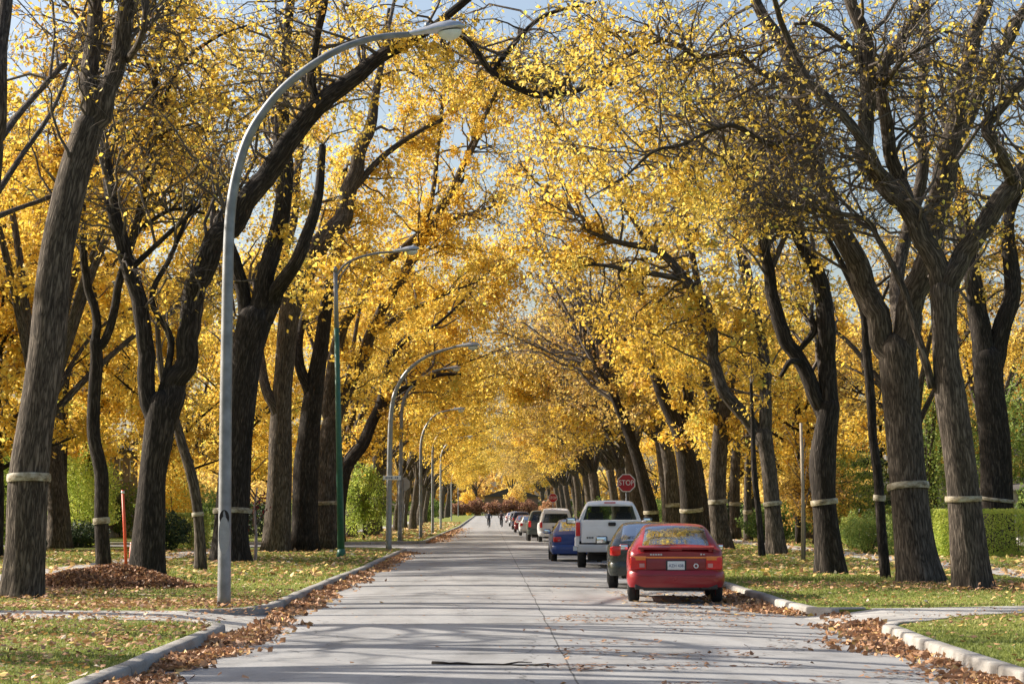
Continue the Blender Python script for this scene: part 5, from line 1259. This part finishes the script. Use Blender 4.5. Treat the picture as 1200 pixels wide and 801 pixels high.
# 2. dark hatchback ahead of it
r = None
DARK = paint('dark_green_paint', (.022, .028, .022), rough=.25)
r = car_root('hatchback_car', 711.0, 696.0, .80, .85, 'dark hatchback with a bright red tail lamp, parked ahead of the red one'); r.location.y = 44.6; r.location.x = (712.5 - 575) / F * 44.6 + .86; r.rotation_euler.z = math.radians(-2.5)
car_body(r, HATCH, DARK, GLASS, [(.86, .30, .37), (3.38, .30, .37)], .04, 2, rear_win=(.2, .86, .92), front_win=(2.6, 3.14), side=(.62, 2.72), pillars=((1.62, 1.72),))
wheels4(r, .86, 3.38, .75, .30); bumper(r, .84, -.06, .29, .585, DARK)
for s in (-1, 1): tail_light(r, s * .70, .05, .80, (.24, .16, .20), LRED, (0, 0, -s * .35))
plate(r, -.02, .68); seats(r, 2.0, .78, SEAT, bench=1.05); dash(r, 2.85, .82, 1.3); mirrors(r, (-.98, .98), 2.5, 1.0, BLACK, 1.1)

# 3. white pickup
WHITE = paint('white_car_paint', (.80, .80, .80)); WGREY = paint('bumper_paint', (.50, .50, .50), .2)
r = car_root('pickup_truck', 672.5, 664.5, 1.05, 1.03, 'white pickup truck with a black tailgate handle')
CAB = [(2.02, .55, 1.30, .97, 1.84, .70), (2.08, .5, 1.32, .99, 1.90, .715), (2.4, .5, 1.32, .99, 1.955, .71), (3.1, .5, 1.31, .99, 1.95, .70), (3.4, .5, 1.30, .99, 1.82, .74), (3.95, .5, 1.27, .99, 1.36, .84),
       (4.2, .5, 1.25, .985, 1.30, .86), (5.2, .52, 1.16, .96, 1.21, .82), (5.45, .58, 1.05, .90, 1.1, .75), (5.52, .7, .95, .8, 1.0, .6)]
car_body(r, CAB, WHITE, GLASS, [(4.62, .38, .46)], .05, 2, front_win=(3.4, 3.96), side=(2.3, 3.5), cap_win=(1.38, 1.80, .80, .665))
rboxes('bed_side', [((-.965, 1.02, 1.0), (.12, 2.0, .76), .04), ((.965, 1.02, 1.0), (.12, 2.0, .76), .04)], WHITE, r)
rboxes('wheel_flare', [((s * 1.0, 1.05 + dy, z), (.10, ln, .07), .025, (ang, 0, 0)) for s in (-1, 1) for dy, z, ln, ang in ((0, .86, .5, 0), (-.36, .74, .34, .75), (.36, .74, .34, -.75))], WHITE, r)
rbox('bed_floor', (0, 1.02, .72), (1.86, 1.96, .08), UNDER, r, .01)
r.rotation_euler.z = math.radians(-2.4)
tg = rbox('tailgate', (0, .0, 1.065), (1.70, .08, .66), WHITE, r, .022); rbox('tailgate_handle', (.03, -.044, 1.275), (.22, .02, .105), BLACK, tg, .04, seg=3)
rbox('pressed_panel', (0, -.043, 1.02), (1.5, .012, .36), WHITE, tg, .006)
rboxes('model_badge', [((-.68 + .052 * i, -.050, .885), (.036, .008, .05), .004) for i in range(4)], BLACK, tg)
for s in (-1, 1):
    tail_light(r, s * .945, -.005, 1.13, (.13, .10, .40), LRED)
rbox('rear_bumper', (0, -.12, .585), (1.92, .20, .22), WGREY, r, .03); rbox('bumper_step', (0, -.13, .70), (1.0, .16, .012), BLACK, r, .004)
plate(r, -.226, .60, x=0.0); rboxes('tow_hitch', [((.0, -.16, .43), (.10, .25, .10), .01), ((.38, .05, .42), (.34, .3, .2), .05)], UNDER, r)
rbox('chassis', (0, 2.3, .50), (1.3, 4.4, .2), UNDER, r, .03)
wheels4(r, 1.05, 4.62, .84, .37, .25); seats(r, 2.55, 1.30, SEAT, (-.42, .42)); dash(r, 3.6, 1.2, 1.5)
mirrors(r, (-1.16, 1.16), 3.45, 1.36, BLACK, 1.25)
mb = MB(); tube(mb, [(-.55, 2.03, 1.925), (.55, 2.03, 1.925)], .008, 5); rbox('brake_lamp', (0, 2.0, 1.90), (.34, .03, .035), LRED, r, .008)

# 4. blue hatchback
BLUE = paint('blue_car_paint', (.018, .05, .20))
r = car_root('hatchback_car', 645.5, 657.5, .82, .85, 'small blue hatchback half hidden by the white pickup')
car_body(r, HATCH, BLUE, GLASS, [(.86, .30, .36), (3.38, .30, .36)], .05, 2, rear_win=(.2, .86, .90), front_win=(2.6, 3.14), side=(.62, 2.72), pillars=((1.62, 1.72),))
wheels4(r, .86, 3.38, .75, .30); bumper(r, .84, -.06, .27, .56, BLUE)
for s in (-1, 1): tail_light(r, s * .66, .03, .74, (.26, .14, .17), LRED, (0, 0, -s * .25), rev=-.2 * s)
plate(r, -.085, .45); seats(r, 2.0, .78, SEAT, bench=1.05); mirrors(r, (-.93, .93), 2.5, .98, BLUE)

# 5. white minivan
r = car_root('minivan', 630.5, 634.6, .95, .97, 'white minivan with a wide dark rear window')
car_body(r, VAN, WHITE, GLASS_D, [(.95, .32, .39), (3.75, .32, .39)], .08, 2, front_win=(3.1, 3.88), side=(.35, 3.3), cap_win=(1.06, 1.56, .74, .60), pillars=((1.3, 1.4), (2.3, 2.4)))
wheels4(r, .95, 3.75, .85, .32); bumper(r, .95, -.08, .34, .62, WHITE)
for s in (-1, 1): tail_light(r, s * .82, .02, .95, (.13, .12, .32), LRED)
rbox('hatch_handle', (0, -.012, .82), (.42, .03, .10), BLACK, r, .02); plate(r, -.012, .72); mirrors(r, (-1.08, 1.08), 3.3, 1.1, WHITE); seats(r, 2.6, 1.0, SEAT)

# 6. the line of cars beyond
def far_car(name, st, px, py, wy, hw, col, label, win, glass=GLASS_D, cap=None, r_=.31, lamp=.80, lampw=.2):
    r = car_root(name, px, py, wy, hw, label)
    m = paint(name + '_paint', col); L = st[-1][0]
    car_body(r, st, m, glass, [(wy, r_, r_ + .07), (L * .79, r_, r_ + .07)], .10, 2, rear_win=win[0], front_win=win[1], side=win[2], cap_win=cap, pillars=((L * .38, L * .405),))
    wheels4(r, wy, L * .79, hw - .11, r_); bumper(r, hw - .02, -.06, st[0][1] - .1, st[0][1] + .20, m)
    for s in (-1, 1): tail_light(r, s * (hw - .15), .03, lamp, (lampw, .12, .2 if not cap else .34), LRED)
    plate(r, -.012, lamp - .06); mirrors(r, (-hw - .1, hw + .1), L * .6, st[3][2] + .06, m); seats(r, L * .48, .85, SEAT)
W_S = ((1.0, 1.62, .9), (2.8, 3.5), (1.1, 3.2)); W_V = (None, (2.5, 3.2), (.35, 2.9))
far_car('offroad_car', SUV, 617.5, 633.8, .85, .90, (.03, .038, .034), 'dark green sport utility car left of and beyond the white minivan', W_V, cap=(1.12, 1.52, .66, .56), r_=.36, lamp=.98, lampw=.14)
far_car('sedan_car', SEDAN, 608.2, 627.2, 1.0, .87, (.66, .66, .66), 'white sedan with red lamps beyond the dark green car', W_S)
far_car('sedan_car', SEDAN, 602.5, 623.6, 1.0, .87, (.22, .015, .022), 'dark red sedan beyond the white sedan in the parked line', W_S)
far_car('offroad_car', SUV, 599.6, 620.2, .85, .90, (.018, .022, .05), 'navy sport utility car beyond the dark red sedan', W_V, cap=(1.12, 1.52, .66, .56), r_=.36, lamp=.98, lampw=.14)
far_car('offroad_car', SUV, 596.3, 616.8, .85, .90, (.6, .6, .62), 'pale grey sport utility car with a dark rear window near the end of the line', W_V, cap=(1.12, 1.52, .66, .56), r_=.36, lamp=.98, lampw=.14)
far_car('sedan_car', SEDAN, 592.2, 614.2, 1.0, .87, (.55, .42, .43), 'pale pinkish car, farthest in the parked line', W_S)

# ------------------------------------------------------------------ street lamps
GALV = simple('galvanised_steel', (.22, .228, .24), .5, .5, var=.3, scale=4); GALV_D = simple('pole_grey', (.30, .31, .32), .5, .6)
GREENP = simple('green_pole_paint', (.03, .13, .085), .45, var=.2); LENS = simple('lamp_lens', (.70, .71, .68), .25, var=.05); ALU = simple('lamp_housing', (.48, .49, .51), .38, .6)
def cobra_head(root, at_, ang, s=1.0):
    """tapered cobra-head housing with a drop lens, pointing along +x"""
    st = [(0, .05, .05, .0), (.10, .075, .07, .0), (.28, .10, .085, .01), (.48, .17, .12, .015), (.68, .19, .125, .02), (.84, .15, .09, .02), (.92, .05, .035, .015)]
    mb = MB(); k = 14; a = np.linspace(0, 2 * np.pi, k, endpoint=False); V = []
    for x, w, h, dz in st: V.append(np.stack([np.full(k, x), w * np.cos(a), dz + h * np.where(np.sin(a) > 0, 1, .45) * np.sin(a)], 1))
    V = np.array(V) * s; n = len(st); i, j = np.meshgrid(np.arange(n - 1), np.arange(k), indexing='ij'); j2 = (j + 1) % k
    mb.add(V.reshape(-1, 3), np.stack([i * k + j, i * k + j2, (i + 1) * k + j2, (i + 1) * k + j], -1).reshape(-1, 4))
    e = (n - 1) * k; jj = np.arange(k); mb.add(np.vstack([V[-1], V[-1].mean(0)]), np.stack([jj, (jj + 1) % k, np.full(k, k), np.full(k, k)], 1))
    o = mb.build('lamp_head', ALU, root, sharp=50); o.location = at_; o.rotation_euler = (0, -ang, 0)
    ml = MB(); u, v = np.meshgrid(np.linspace(0, 1, 6), np.linspace(0, 2 * np.pi, 17)[:-1], indexing='ij')
    R = np.cos(u * np.pi / 2); ml_v = np.stack([.66 + .2 * R * np.cos(v), .155 * R * np.sin(v), -.035 - .15 * np.sin(u * np.pi / 2)], -1) * s
    i, j = np.meshgrid(np.arange(5), np.arange(16), indexing='ij'); j2 = (j + 1) % 16
    ml.add(ml_v.reshape(-1, 3), np.stack([i * 16 + j, i * 16 + j2, (i + 1) * 16 + j2, (i + 1) * 16 + j], -1).reshape(-1, 4)); ml.build('lens', LENS, o)
    mc = MB(); tube(mc, [(.30 * s, 0, .08 * s), (.30 * s, 0, .15 * s)], .035 * s, 8); mc.build('photocell', GALV_D, o)
def arc_lamp(px, py, trace, label, mat=GALV, hole=False, head_s=1.0, head_ang=.12, rb=.108, rt=.047, Yf=None):
    b = G(px, py); Y = Yf or b[1]; b[1] = Y; b[0] = P(px, py, Y)[0]
    root = empty('street_lamp', (b[0], b[1], LAWN), 0, label, 'street lamp', 'street lamps along the left kerb')
    pts = [np.array([b[0], Y, LAWN - .05])] + [P(x, y, Y) for x, y in trace]
    p = catmull(pts, 7) - np.array([b[0], Y, LAWN]); mb = MB()
    L = np.linspace(0, 1, len(p)); tube(mb, p, rb + (rt - rb) * L, 16, cap=True); mb.build('pole', mat, root)
    cobra_head(root, p[-1] - np.array([.03, 0, 0]), head_ang, head_s)
    m2 = MB(); tube(m2, [(p[0][0], 0, -.02), (p[0][0], 0, .05), (p[0][0], 0, .06)], [rb * 1.35, rb * 1.35, rb * 1.02], 16); m2.build('base_collar', mat, root)
    if hole:
        hz = P(px, 612, Y)[2] - LAWN; r1 = rb * .94
        bm = bmesh.new(); n = 20
        def oval(cz, w, h, yo):
            ring = [bm.verts.new((w * math.cos(t), yo + .02 * (abs(w * math.cos(t)) / r1) ** 2, cz + h * math.sin(t))) for t in np.linspace(0, 2 * math.pi, n, endpoint=False)]
            f = bm.faces.new(ring); return f
        f = oval(hz - .20, .088, .30, -r1 - .012); e = bmesh.ops.extrude_face_region(bm, geom=[f]); bmesh.ops.translate(bm, vec=(0, .03, 0), verts=[g for g in e['geom'] if isinstance(g, bmesh.types.BMVert)])
        link_bm(bm, 'handhole_cover', GALV_D, root)
        bm = bmesh.new(); f = oval(hz + .08, .078, .125, -r1 - .004); e = bmesh.ops.extrude_face_region(bm, geom=[f]); bmesh.ops.translate(bm, vec=(0, .03, 0), verts=[g for g in e['geom'] if isinstance(g, bmesh.types.BMVert)])
        link_bm(bm, 'handhole_opening', UNDER, root)
    return root
arc_lamp(262.5, 711, [(263.5, 600), (264.5, 480), (266, 380), (267.5, 300), (270, 250), (277, 206), (291, 161), (314, 124), (340, 96), (374, 71), (407, 54), (445, 43.5), (482, 40)],
         'nearest tall grey lamp arching right over the street from beside the leaf-strewn crossing', hole=True, head_s=1.0)
root = None
def bracket_lamp():
    b = G(400, 653); Y = b[1]
    root = empty('street_lamp', (b[0], Y, LAWN), 0, 'green painted lamp post with a short bracket arm', 'street lamp', 'street lamps along the left kerb')
    top = P(393, 318, Y) - b; mb = MB(); tube(mb, [(0, 0, -.05), top * .45, top * .8], [.125, .10, .085], 14); mb.build('pole', GREENP, root)
    mb = MB(); tube(mb, [top * .8, top], [.083, .07], 14); mb.build('upper_pole', GALV_D, root)
    m2 = MB(); tube(m2, [(0, 0, -.02), (0, 0, .18), (0, 0, .3)], [.165, .15, .125], 14); m2.build('base_collar', GREENP, root)
    a = [P(x, y, Y) - b for x, y in ((393, 326), (402, 312), (417, 303), (440, 297), (462, 295))]; m3 = MB(); tube(m3, catmull(a, 5), .04, 8); m3.build('bracket_arm', GALV, root)
    m4 = MB(); tube(m4, [P(x, y, Y) - b for x, y in ((395, 340), (400, 322), (412, 306))], .025, 6); m4.build('brace', GALV, root)
    m5 = MB(); tube(m5, [top, top + np.array([0, 0, .18])], [.09, .04], 10); m5.build('pole_cap', GALV_D, root)
    cobra_head(root, a[-1] - np.array([.05, 0, 0]), .1, 1.0)
bracket_lamp()
arc_lamp(455.5, 645, [(456, 590), (457, 520), (459, 480), (465, 455), (480, 432), (505, 415), (535, 406)], 'grey arched lamp carrying a white street name board', GALV_D, head_s=1.05, head_ang=.06, rb=.125)
arc_lamp(468.5, 634, [(469, 590), (470, 520), (471, 480), (477, 460), (490, 445), (508, 435), (520, 432)], 'grey arched lamp beside the back of a stop sign', GALV, head_s=1.05, head_ang=.05, rb=.125)
arc_lamp(493, 630.2, [(493, 590), (493, 540), (494, 515), (500, 498), (512, 485), (528, 480)], 'second grey lamp beyond the stop sign back, arch under brown leaves', GALV, head_ang=.05)
arc_lamp(507, 624.8, [(507, 590), (507, 545), (508, 522), (515, 508), (527, 500), (538, 497)], 'pale lamp beyond, between the second and the more distant lamps past the side street', GALV, head_ang=.05)
arc_lamp(516.5, 620.3, [(516.5, 590), (516.5, 548), (518, 530), (525, 519), (536, 513), (543, 512)], 'distant grey-green lamp, fifth past the green post', GALV_D, head_ang=.05)
arc_lamp(529, 612.5, [(529, 590), (529, 566), (531, 555), (536, 549), (544, 547)], 'very distant lamp near the far end, next to last', GALV_D, head_ang=.05)
arc_lamp(537, 609.5, [(537, 590), (537, 573), (539, 565), (543, 560), (549, 559)], 'farthest lamp at the far end of the left kerb', GALV, head_ang=.05)

# ------------------------------------------------------------------ signs
SRED = simple('sign_red', (.42, .015, .025), .4, var=.06); SWHITE = simple('sign_white', (.78, .78, .77), .4, var=.05); SBACK = simple('sign_back', (.40, .40, .41), .5, .4)
def octo(bm, r, y0, y1, z, rot=math.pi / 8):
    ring = [[bm.verts.new((r * math.cos(rot + k * math.pi / 4), y, z + r * math.sin(rot + k * math.pi / 4))) for k in range(8)] for y in (y0, y1)]
    bm.faces.new(ring[0]); bm.faces.new(ring[1][::-1])
    for k in range(8): bm.faces.new((ring[0][k], ring[1][k], ring[1][(k + 1) % 8], ring[0][(k + 1) % 8]))
def stop_sign(px, py, gy, label, back=False, hh=None, Y=None):
    c = G(px, gy); Y = Y or c[1]; top = P(px, py, Y); hz = top[2] - LAWN - ground_z(Y)
    root = empty('stop_sign', (top[0], Y, LAWN + ground_z(Y)), math.pi if back else 0, label, 'stop sign')
    mb = MB(); tube(mb, [(0, .04, -.1), (0, .04, hz + .25)], .028, 8); mb.build('post', GALV, root)
    bm = bmesh.new(); octo(bm, .40, -.0, .006, hz); p = link_bm(bm, 'sign_plate', SBACK if back else SWHITE, root, smooth=False)
    bm = bmesh.new(); octo(bm, .362, -.004, -.0005, hz); link_bm(bm, 'red_face', SRED, p, smooth=False)
    if back:
        bm = bmesh.new(); octo(bm, .398, .007, .009, hz); link_bm(bm, 'plain_back', SBACK, p, smooth=False)
    text_mesh('lettering', 'STOP', .31, SWHITE, p, (0, -.0065, hz), wide=.86)
stop_sign(734, 565.5, 643.5, 'red stop sign facing the camera above the white pickup')
stop_sign(648, 583, 622.5, 'smaller far red stop sign above the white minivan')
stop_sign(472.5, 567, 635.0, 'grey back of a stop sign by the side street lamp', back=True, Y=118)
Yn = G(455.5, 645)[1]; c = P(459.5, 559.5, Yn - .17)
root = empty('street_name_sign', (c[0], c[1], c[2]), 0, 'white street name board fixed to the lamp at the side street corner', 'street sign')
rbox('board', (0, 0, 0), (.72, .02, .17), SWHITE, root, .006); rboxes('lettering', [((-.24 + .075 * i, -.012, 0), (.035 if i % 3 else .05, .006, .075), .004) for i in range(7) if i != 4], INK, root); rbox('clamp', (-.16, .05, 0), (.10, .08, .10), GALV_D, root, .01)
mb = MB(); a, b = P(474.5, 590, 125), G(483, 628); b2 = np.array([b[0], 125, LAWN]); tube(mb, [a - b2, (a - b2) * .5, (0, 0, -.05)], .022, 6)
o = mb.build('guy_wire', GALV, None, loc=b2); tag(o, 'slanting pale guy strut beside the stop sign back', 'guy wire')

# ------------------------------------------------------------------ cyclists
def skin_person(name, joints, edges, label, mats, split):
    me = bpy.data.meshes.new(name); me.from_pydata([j[:3] for j in joints], edges, [])
    o = bpy.data.objects.new(name, me); COL.objects.link(o)
    sk = o.modifiers.new('skin', 'SKIN'); sub = o.modifiers.new('sub', 'SUBSURF'); sub.levels = 2
    for k, j in enumerate(joints):
        v = me.skin_vertices[0].data[k]; v.radius = (j[3], j[4] if len(j) > 4 else j[3]); v.use_root = (k == 0)
    bpy.context.view_layer.update()
    m2 = bpy.data.meshes.new_from_object(o.evaluated_get(bpy.context.evaluated_depsgraph_get())); o.modifiers.clear(); o.data = m2; m2.name = name
    m2.materials.clear()
    for m in mats: m2.materials.append(m)
    for p in m2.polygons: p.material_index = split(p.center); p.use_smooth = True
    return o
SKIN = simple('skin_tone', (.42, .26, .19), .6); HAIR = simple('dark_hair', (.03, .02, .015), .6)
def cyclist(px, py, jacket, trousers, label, blabel, helmet):
    b = G(px, py, .06); Y = b[1]
    J = [(0, .05, .98, .15, .13), (0, .16, 1.18, .15, .11), (0, .30, 1.40, .17, .11), (0, .36, 1.50, .065), (0, .42, 1.66, .085, .10), (0, .43, 1.74, .075, .09),
         (-.19, .30, 1.42, .065), (-.34, .42, 1.22, .055), (-.24, .62, 1.06, .036), (-.235, .68, 1.035, .035), (.19, .30, 1.42, .065), (.34, .42, 1.22, .055), (.24, .62, 1.06, .036), (.235, .68, 1.035, .035),
         (-.10, .10, .92, .095), (-.11, .42, .72, .07), (-.11, .34, .36, .048), (-.11, .46, .30, .04), (.10, .10, .92, .095), (.11, .30, .56, .07), (.11, .18, .18, .045), (.11, .30, .12, .04)]
    E = [(0, 1), (1, 2), (2, 3), (3, 4), (4, 5), (2, 6), (6, 7), (7, 8), (8, 9), (2, 10), (10, 11), (11, 12), (12, 13), (0, 14), (14, 15), (15, 16), (16, 17), (0, 18), (18, 19), (19, 20), (20, 21)]
    jm = simple('jacket', jacket, .8); tm = simple('trousers', trousers, .85); sh = simple('shoe', (.03, .03, .03), .6)
    def split(c):
        if c.z > 1.54 or (abs(c.x) > .19 and c.y > .62): return 2
        if c.z < .16 or (c.z < .34 and c.y > .40): return 3
        return 0 if c.z > .98 else 1
    p = skin_person('person', J, E, label, [jm, tm, SKIN, sh], split)
    p.location = (b[0], Y, .06); tag(p, label, 'person')
    bm = bmesh.new(); bmesh.ops.create_uvsphere(bm, u_segments=14, v_segments=8, radius=.118)
    for v in bm.verts: v.co = Vector((v.co.x * .92, v.co.y * 1.12, v.co.z * .9)) + Vector((0, .42, 1.745))
    bmesh.ops.delete(bm, geom=[v for v in bm.verts if v.co.z < 1.70 and v.co.y > .40 or v.co.z < 1.66], context='VERTS')
    link_bm(bm, 'helmet' if helmet else 'hair', simple('helmet_shell', helmet, .4) if helmet else HAIR, p)
    root = empty('bicycle', (b[0], Y, .06), 0, blabel, 'bicycle')
    for wy in (0.0 - .12, .95):
        w = bpy.data.objects.new('wheel', None); COL.objects.link(w); w.parent = root; w.location = (0, wy, .34)
        a = np.linspace(0, 2 * np.pi, 29); mb = MB(); tube(mb, np.stack([np.zeros(29), .325 * np.cos(a), .325 * np.sin(a)], 1), .02, 6, cap=False); mb.build('tyre', TYRE, w)
        mb = MB(); tube(mb, np.stack([np.zeros(29), .30 * np.cos(a), .30 * np.sin(a)], 1), .010, 5, cap=False)
        for k in range(12):
            t = k * np.pi / 6; tube(mb, [(.02 * (-1) ** k, 0, 0), (0, .30 * math.cos(t), .30 * math.sin(t))], .0025, 3, cap=False)
        tube(mb, [(-.04, 0, 0), (.04, 0, 0)], .02, 8); mb.build('rim', RIM, w)
    fm = MB(); bb, st_, hd, sd = (0, .30, .28), (0, .10, .78), (0, .76, .82), (0, .08, .90)
    for q in ((bb, sd), (bb, (0, .79, .70)), (st_, hd), (hd, (0, .80, .66))): tube(fm, q, .018, 7)
    for s in (-.05, .05): tube(fm, [(s, -.12, .34), (s * .4, .28, .29)], .010, 5); tube(fm, [(s, -.12, .34), (s * .3, .10, .76)], .009, 5); tube(fm, [(0, .79, .68), (s, .84, .58), (s, .95, .34)], .011, 5)
    fm.build('frame', simple('bicycle_frame', (.05, .06, .09), .4), root)
    hm = MB(); tube(hm, [(0, .76, .82), (0, .74, 1.0)], .014, 6); tube(hm, [(-.28, .64, 1.02), (-.2, .70, 1.03), (0, .73, 1.0), (.2, .70, 1.03), (.28, .64, 1.02)], .012, 6); hm.build('handlebar', BLACK, root)
    rbox('saddle', (0, .06, .905), (.15, .27, .06), BLACK, root, .025, taper=(.8, 1), seg=3)
    cm = MB(); tube(cm, [(-.06, .30, .28), (-.06, .38, .36), (-.16, .40, .355)], .010, 5); tube(cm, [(.06, .30, .28), (.06, .24, .16), (.16, .25, .155)], .010, 5)
    a = np.linspace(0, 2 * np.pi, 17); tube(cm, np.stack([np.full(17, .05), .30 + .09 * np.cos(a), .28 + .09 * np.sin(a)], 1), .008, 5, cap=False); cm.build('crankset', BLACK, root)
cyclist(572.8, 618.4, (.03, .035, .06), (.02, .02, .025), 'cyclist in dark navy jacket riding away, left of the pair', 'dark bicycle under the left cyclist', None)
cyclist(587.5, 618.0, (.05, .025, .03), (.02, .02, .022), 'cyclist in dark maroon jacket riding away by the last parked cars', 'dark bicycle under the cyclist next to the parked cars', (.02, .02, .02))

# ------------------------------------------------------------------ houses
SHING = simple('shingle', (.055, .05, .05), .9, var=.35, scale=30, bmp=.4); WFRAME = simple('white_trim', (.72, .71, .68), .5); PANE = glass_mat('house_glass', (.05, .06, .07), .22)
def house(x, y, w, d, h, wall_col, label, rot=0.0, porch=False, roof_h=2.6):
    root = empty('house', (x, y, LAWN + ground_z(y)), rot, label, 'house')
    wm = simple('house_wall', wall_col, .85, var=.14, scale=20, bmp=.3)
    rbox('wall', (0, 0, h / 2), (w, d, h), wm, root, .0)
    rbox('foundation', (0, 0, .2), (w + .06, d + .06, .5), WALK_M, root, .01)
    bm = bmesh.new(); e = .5
    a = [bm.verts.new(v) for v in ((-w / 2 - e, -d / 2 - e, h - .1), (w / 2 + e, -d / 2 - e, h - .1), (w / 2 + e, d / 2 + e, h - .1), (-w / 2 - e, d / 2 + e, h - .1), (0, -d / 2 - e, h + roof_h), (0, d / 2 + e, h + roof_h))]
    for f in ((0, 1, 4), (2, 3, 5), (1, 2, 5, 4), (3, 0, 4, 5), (3, 2, 1, 0)): bm.faces.new([a[i] for i in f])
    rf = link_bm(bm, 'roof', SHING, root, smooth=False)
    rboxes('chimney', [((w * .22, d * .1, h + roof_h * .75), (.7, .7, 1.9), .02), ((w * .22, d * .1, h + roof_h * .75 + .98), (.82, .82, .12), .02)], simple('chimney_brick', (.20, .09, .065), .9, var=.4, scale=25), rf)
    for lv in range(max(1, int(h // 2.7))):
        z = 1.55 + 2.7 * lv
        for fx in (-.30, .0, .30):
            for side in ('s', 'f'):
                if side == 's': c, sz, n = (fx * w, -d / 2, z), (1.05, .08, 1.35), (0, -.045, 0)
                else: c, sz, n = (-w / 2, fx * d, z), (.08, 1.05, 1.35), (-.045, 0, 0)
                if side == 'f' and lv == 0 and fx == 0: continue
                f = rbox('window', c, sz, WFRAME, root, .012); pz = [s - .16 if s > .5 else s for s in sz]
                rbox('pane', (c[0] + n[0], c[1] + n[1], c[2]), [.02 if s < .5 else s for s in pz], PANE, f, .0)
                rbox('glazing_bar', (c[0] + n[0] * 1.3, c[1] + n[1] * 1.3, c[2]), [.02 if s < .5 else (s if i == 2 and False else s) for i, s in enumerate(pz)][:2] + [.05], WFRAME, f, .0)
    dr = rbox('door', (-w / 2 - .02, 0, 1.35), (.09, 1.0, 2.1), simple('door_paint', (.16, .05, .04), .5), root, .015); rbox('handle', (-w / 2 - .09, .38, 1.3), (.06, .05, .05), SILVER, dr, .01)
    if porch:
        pr = rbox('porch_roof', (-w / 2 - 1.1, 0, 2.75), (2.4, d * .8, .22), SHING, root, .02, (0, -.12, 0))
        for py_ in (-d * .36, -d * .12, d * .12, d * .36): rbox('porch_column', (-w / 2 - 2.05, py_, 1.4), (.24, .24, 2.5), WFRAME, root, .02)
        rbox('porch_deck', (-w / 2 - 1.1, 0, .28), (2.4, d * .82, .34), WALK_M, root, .02)
house(31.0, 131, 12, 12, 5.6, (.36, .36, .37), 'grey house with a white-columned porch behind the right trees', porch=True)
house(30.5, 92, 11, 12, 5.2, (.30, .20, .15), 'brown house behind the clipped hedge at the right edge', porch=True)
house(-29.5, 136, 12, 13, 5.6, (.16, .11, .085), 'dark brown house deep behind the left row of trees', math.pi)
house(-30.0, 74, 11, 13, 5.4, (.22, .22, .235), 'slate grey house hidden behind the leftmost golden maples', math.pi)
house(5.0, 522, 13, 12, 4.6, (.16, .11, .09), 'long dark brown house closing the far end of the street', 0, roof_h=2.2)

# ------------------------------------------------------------------ camera, sun, sky
cam = bpy.data.cameras.new('camera'); co = bpy.data.objects.new('camera', cam); COL.objects.link(co)
co.location = (0, 0, H); co.rotation_euler = CAM_E
cam.sensor_width = 36; cam.lens = 36 * F / 1200; cam.clip_start = .1; cam.clip_end = 4000
scene.camera = co

SUN_EL, SUN_AH = math.radians(30), math.radians(20)
sv = Vector((-math.cos(SUN_AH) * math.cos(SUN_EL), math.sin(SUN_AH) * math.cos(SUN_EL), math.sin(SUN_EL)))
sun = bpy.data.lights.new('sun', 'SUN'); so = bpy.data.objects.new('sun', sun); COL.objects.link(so)
so.rotation_euler = sv.to_track_quat('Z', 'Y').to_euler(); so.location = (0, 0, 60)
sun.energy = 5.0; sun.angle = math.radians(.53); sun.color = (1.0, .93, .82)
world = bpy.data.worlds.new('World'); scene.world = world; world.use_nodes = True
nt = world.node_tree; bg = nt.nodes['Background']
sky = nt.nodes.new('ShaderNodeTexSky'); sky.sky_type = 'NISHITA'; sky.sun_disc = False
sky.sun_elevation = SUN_EL; sky.sun_rotation = math.atan2(sv.x, sv.y); sky.air_density = 1.0; sky.dust_density = 3.5; sky.ozone_density = 1.0
nt.links.new(sky.outputs[0], bg.inputs[0]); bg.inputs[1].default_value = .10
vs = scene.view_settings; vs.view_transform = 'Standard'; vs.look = 'None'; vs.gamma = 1; vs.use_curve_mapping = False; vs.exposure = .98
cy = scene.cycles; cy.max_bounces = 6; cy.diffuse_bounces = 3; cy.glossy_bounces = 3; cy.transmission_bounces = 4; cy.transparent_max_bounces = 8
cy.use_denoising = True; cy.sample_clamp_indirect = 6; cy.caustics_reflective = False; cy.caustics_refractive = False
scene.render.use_persistent_data = False
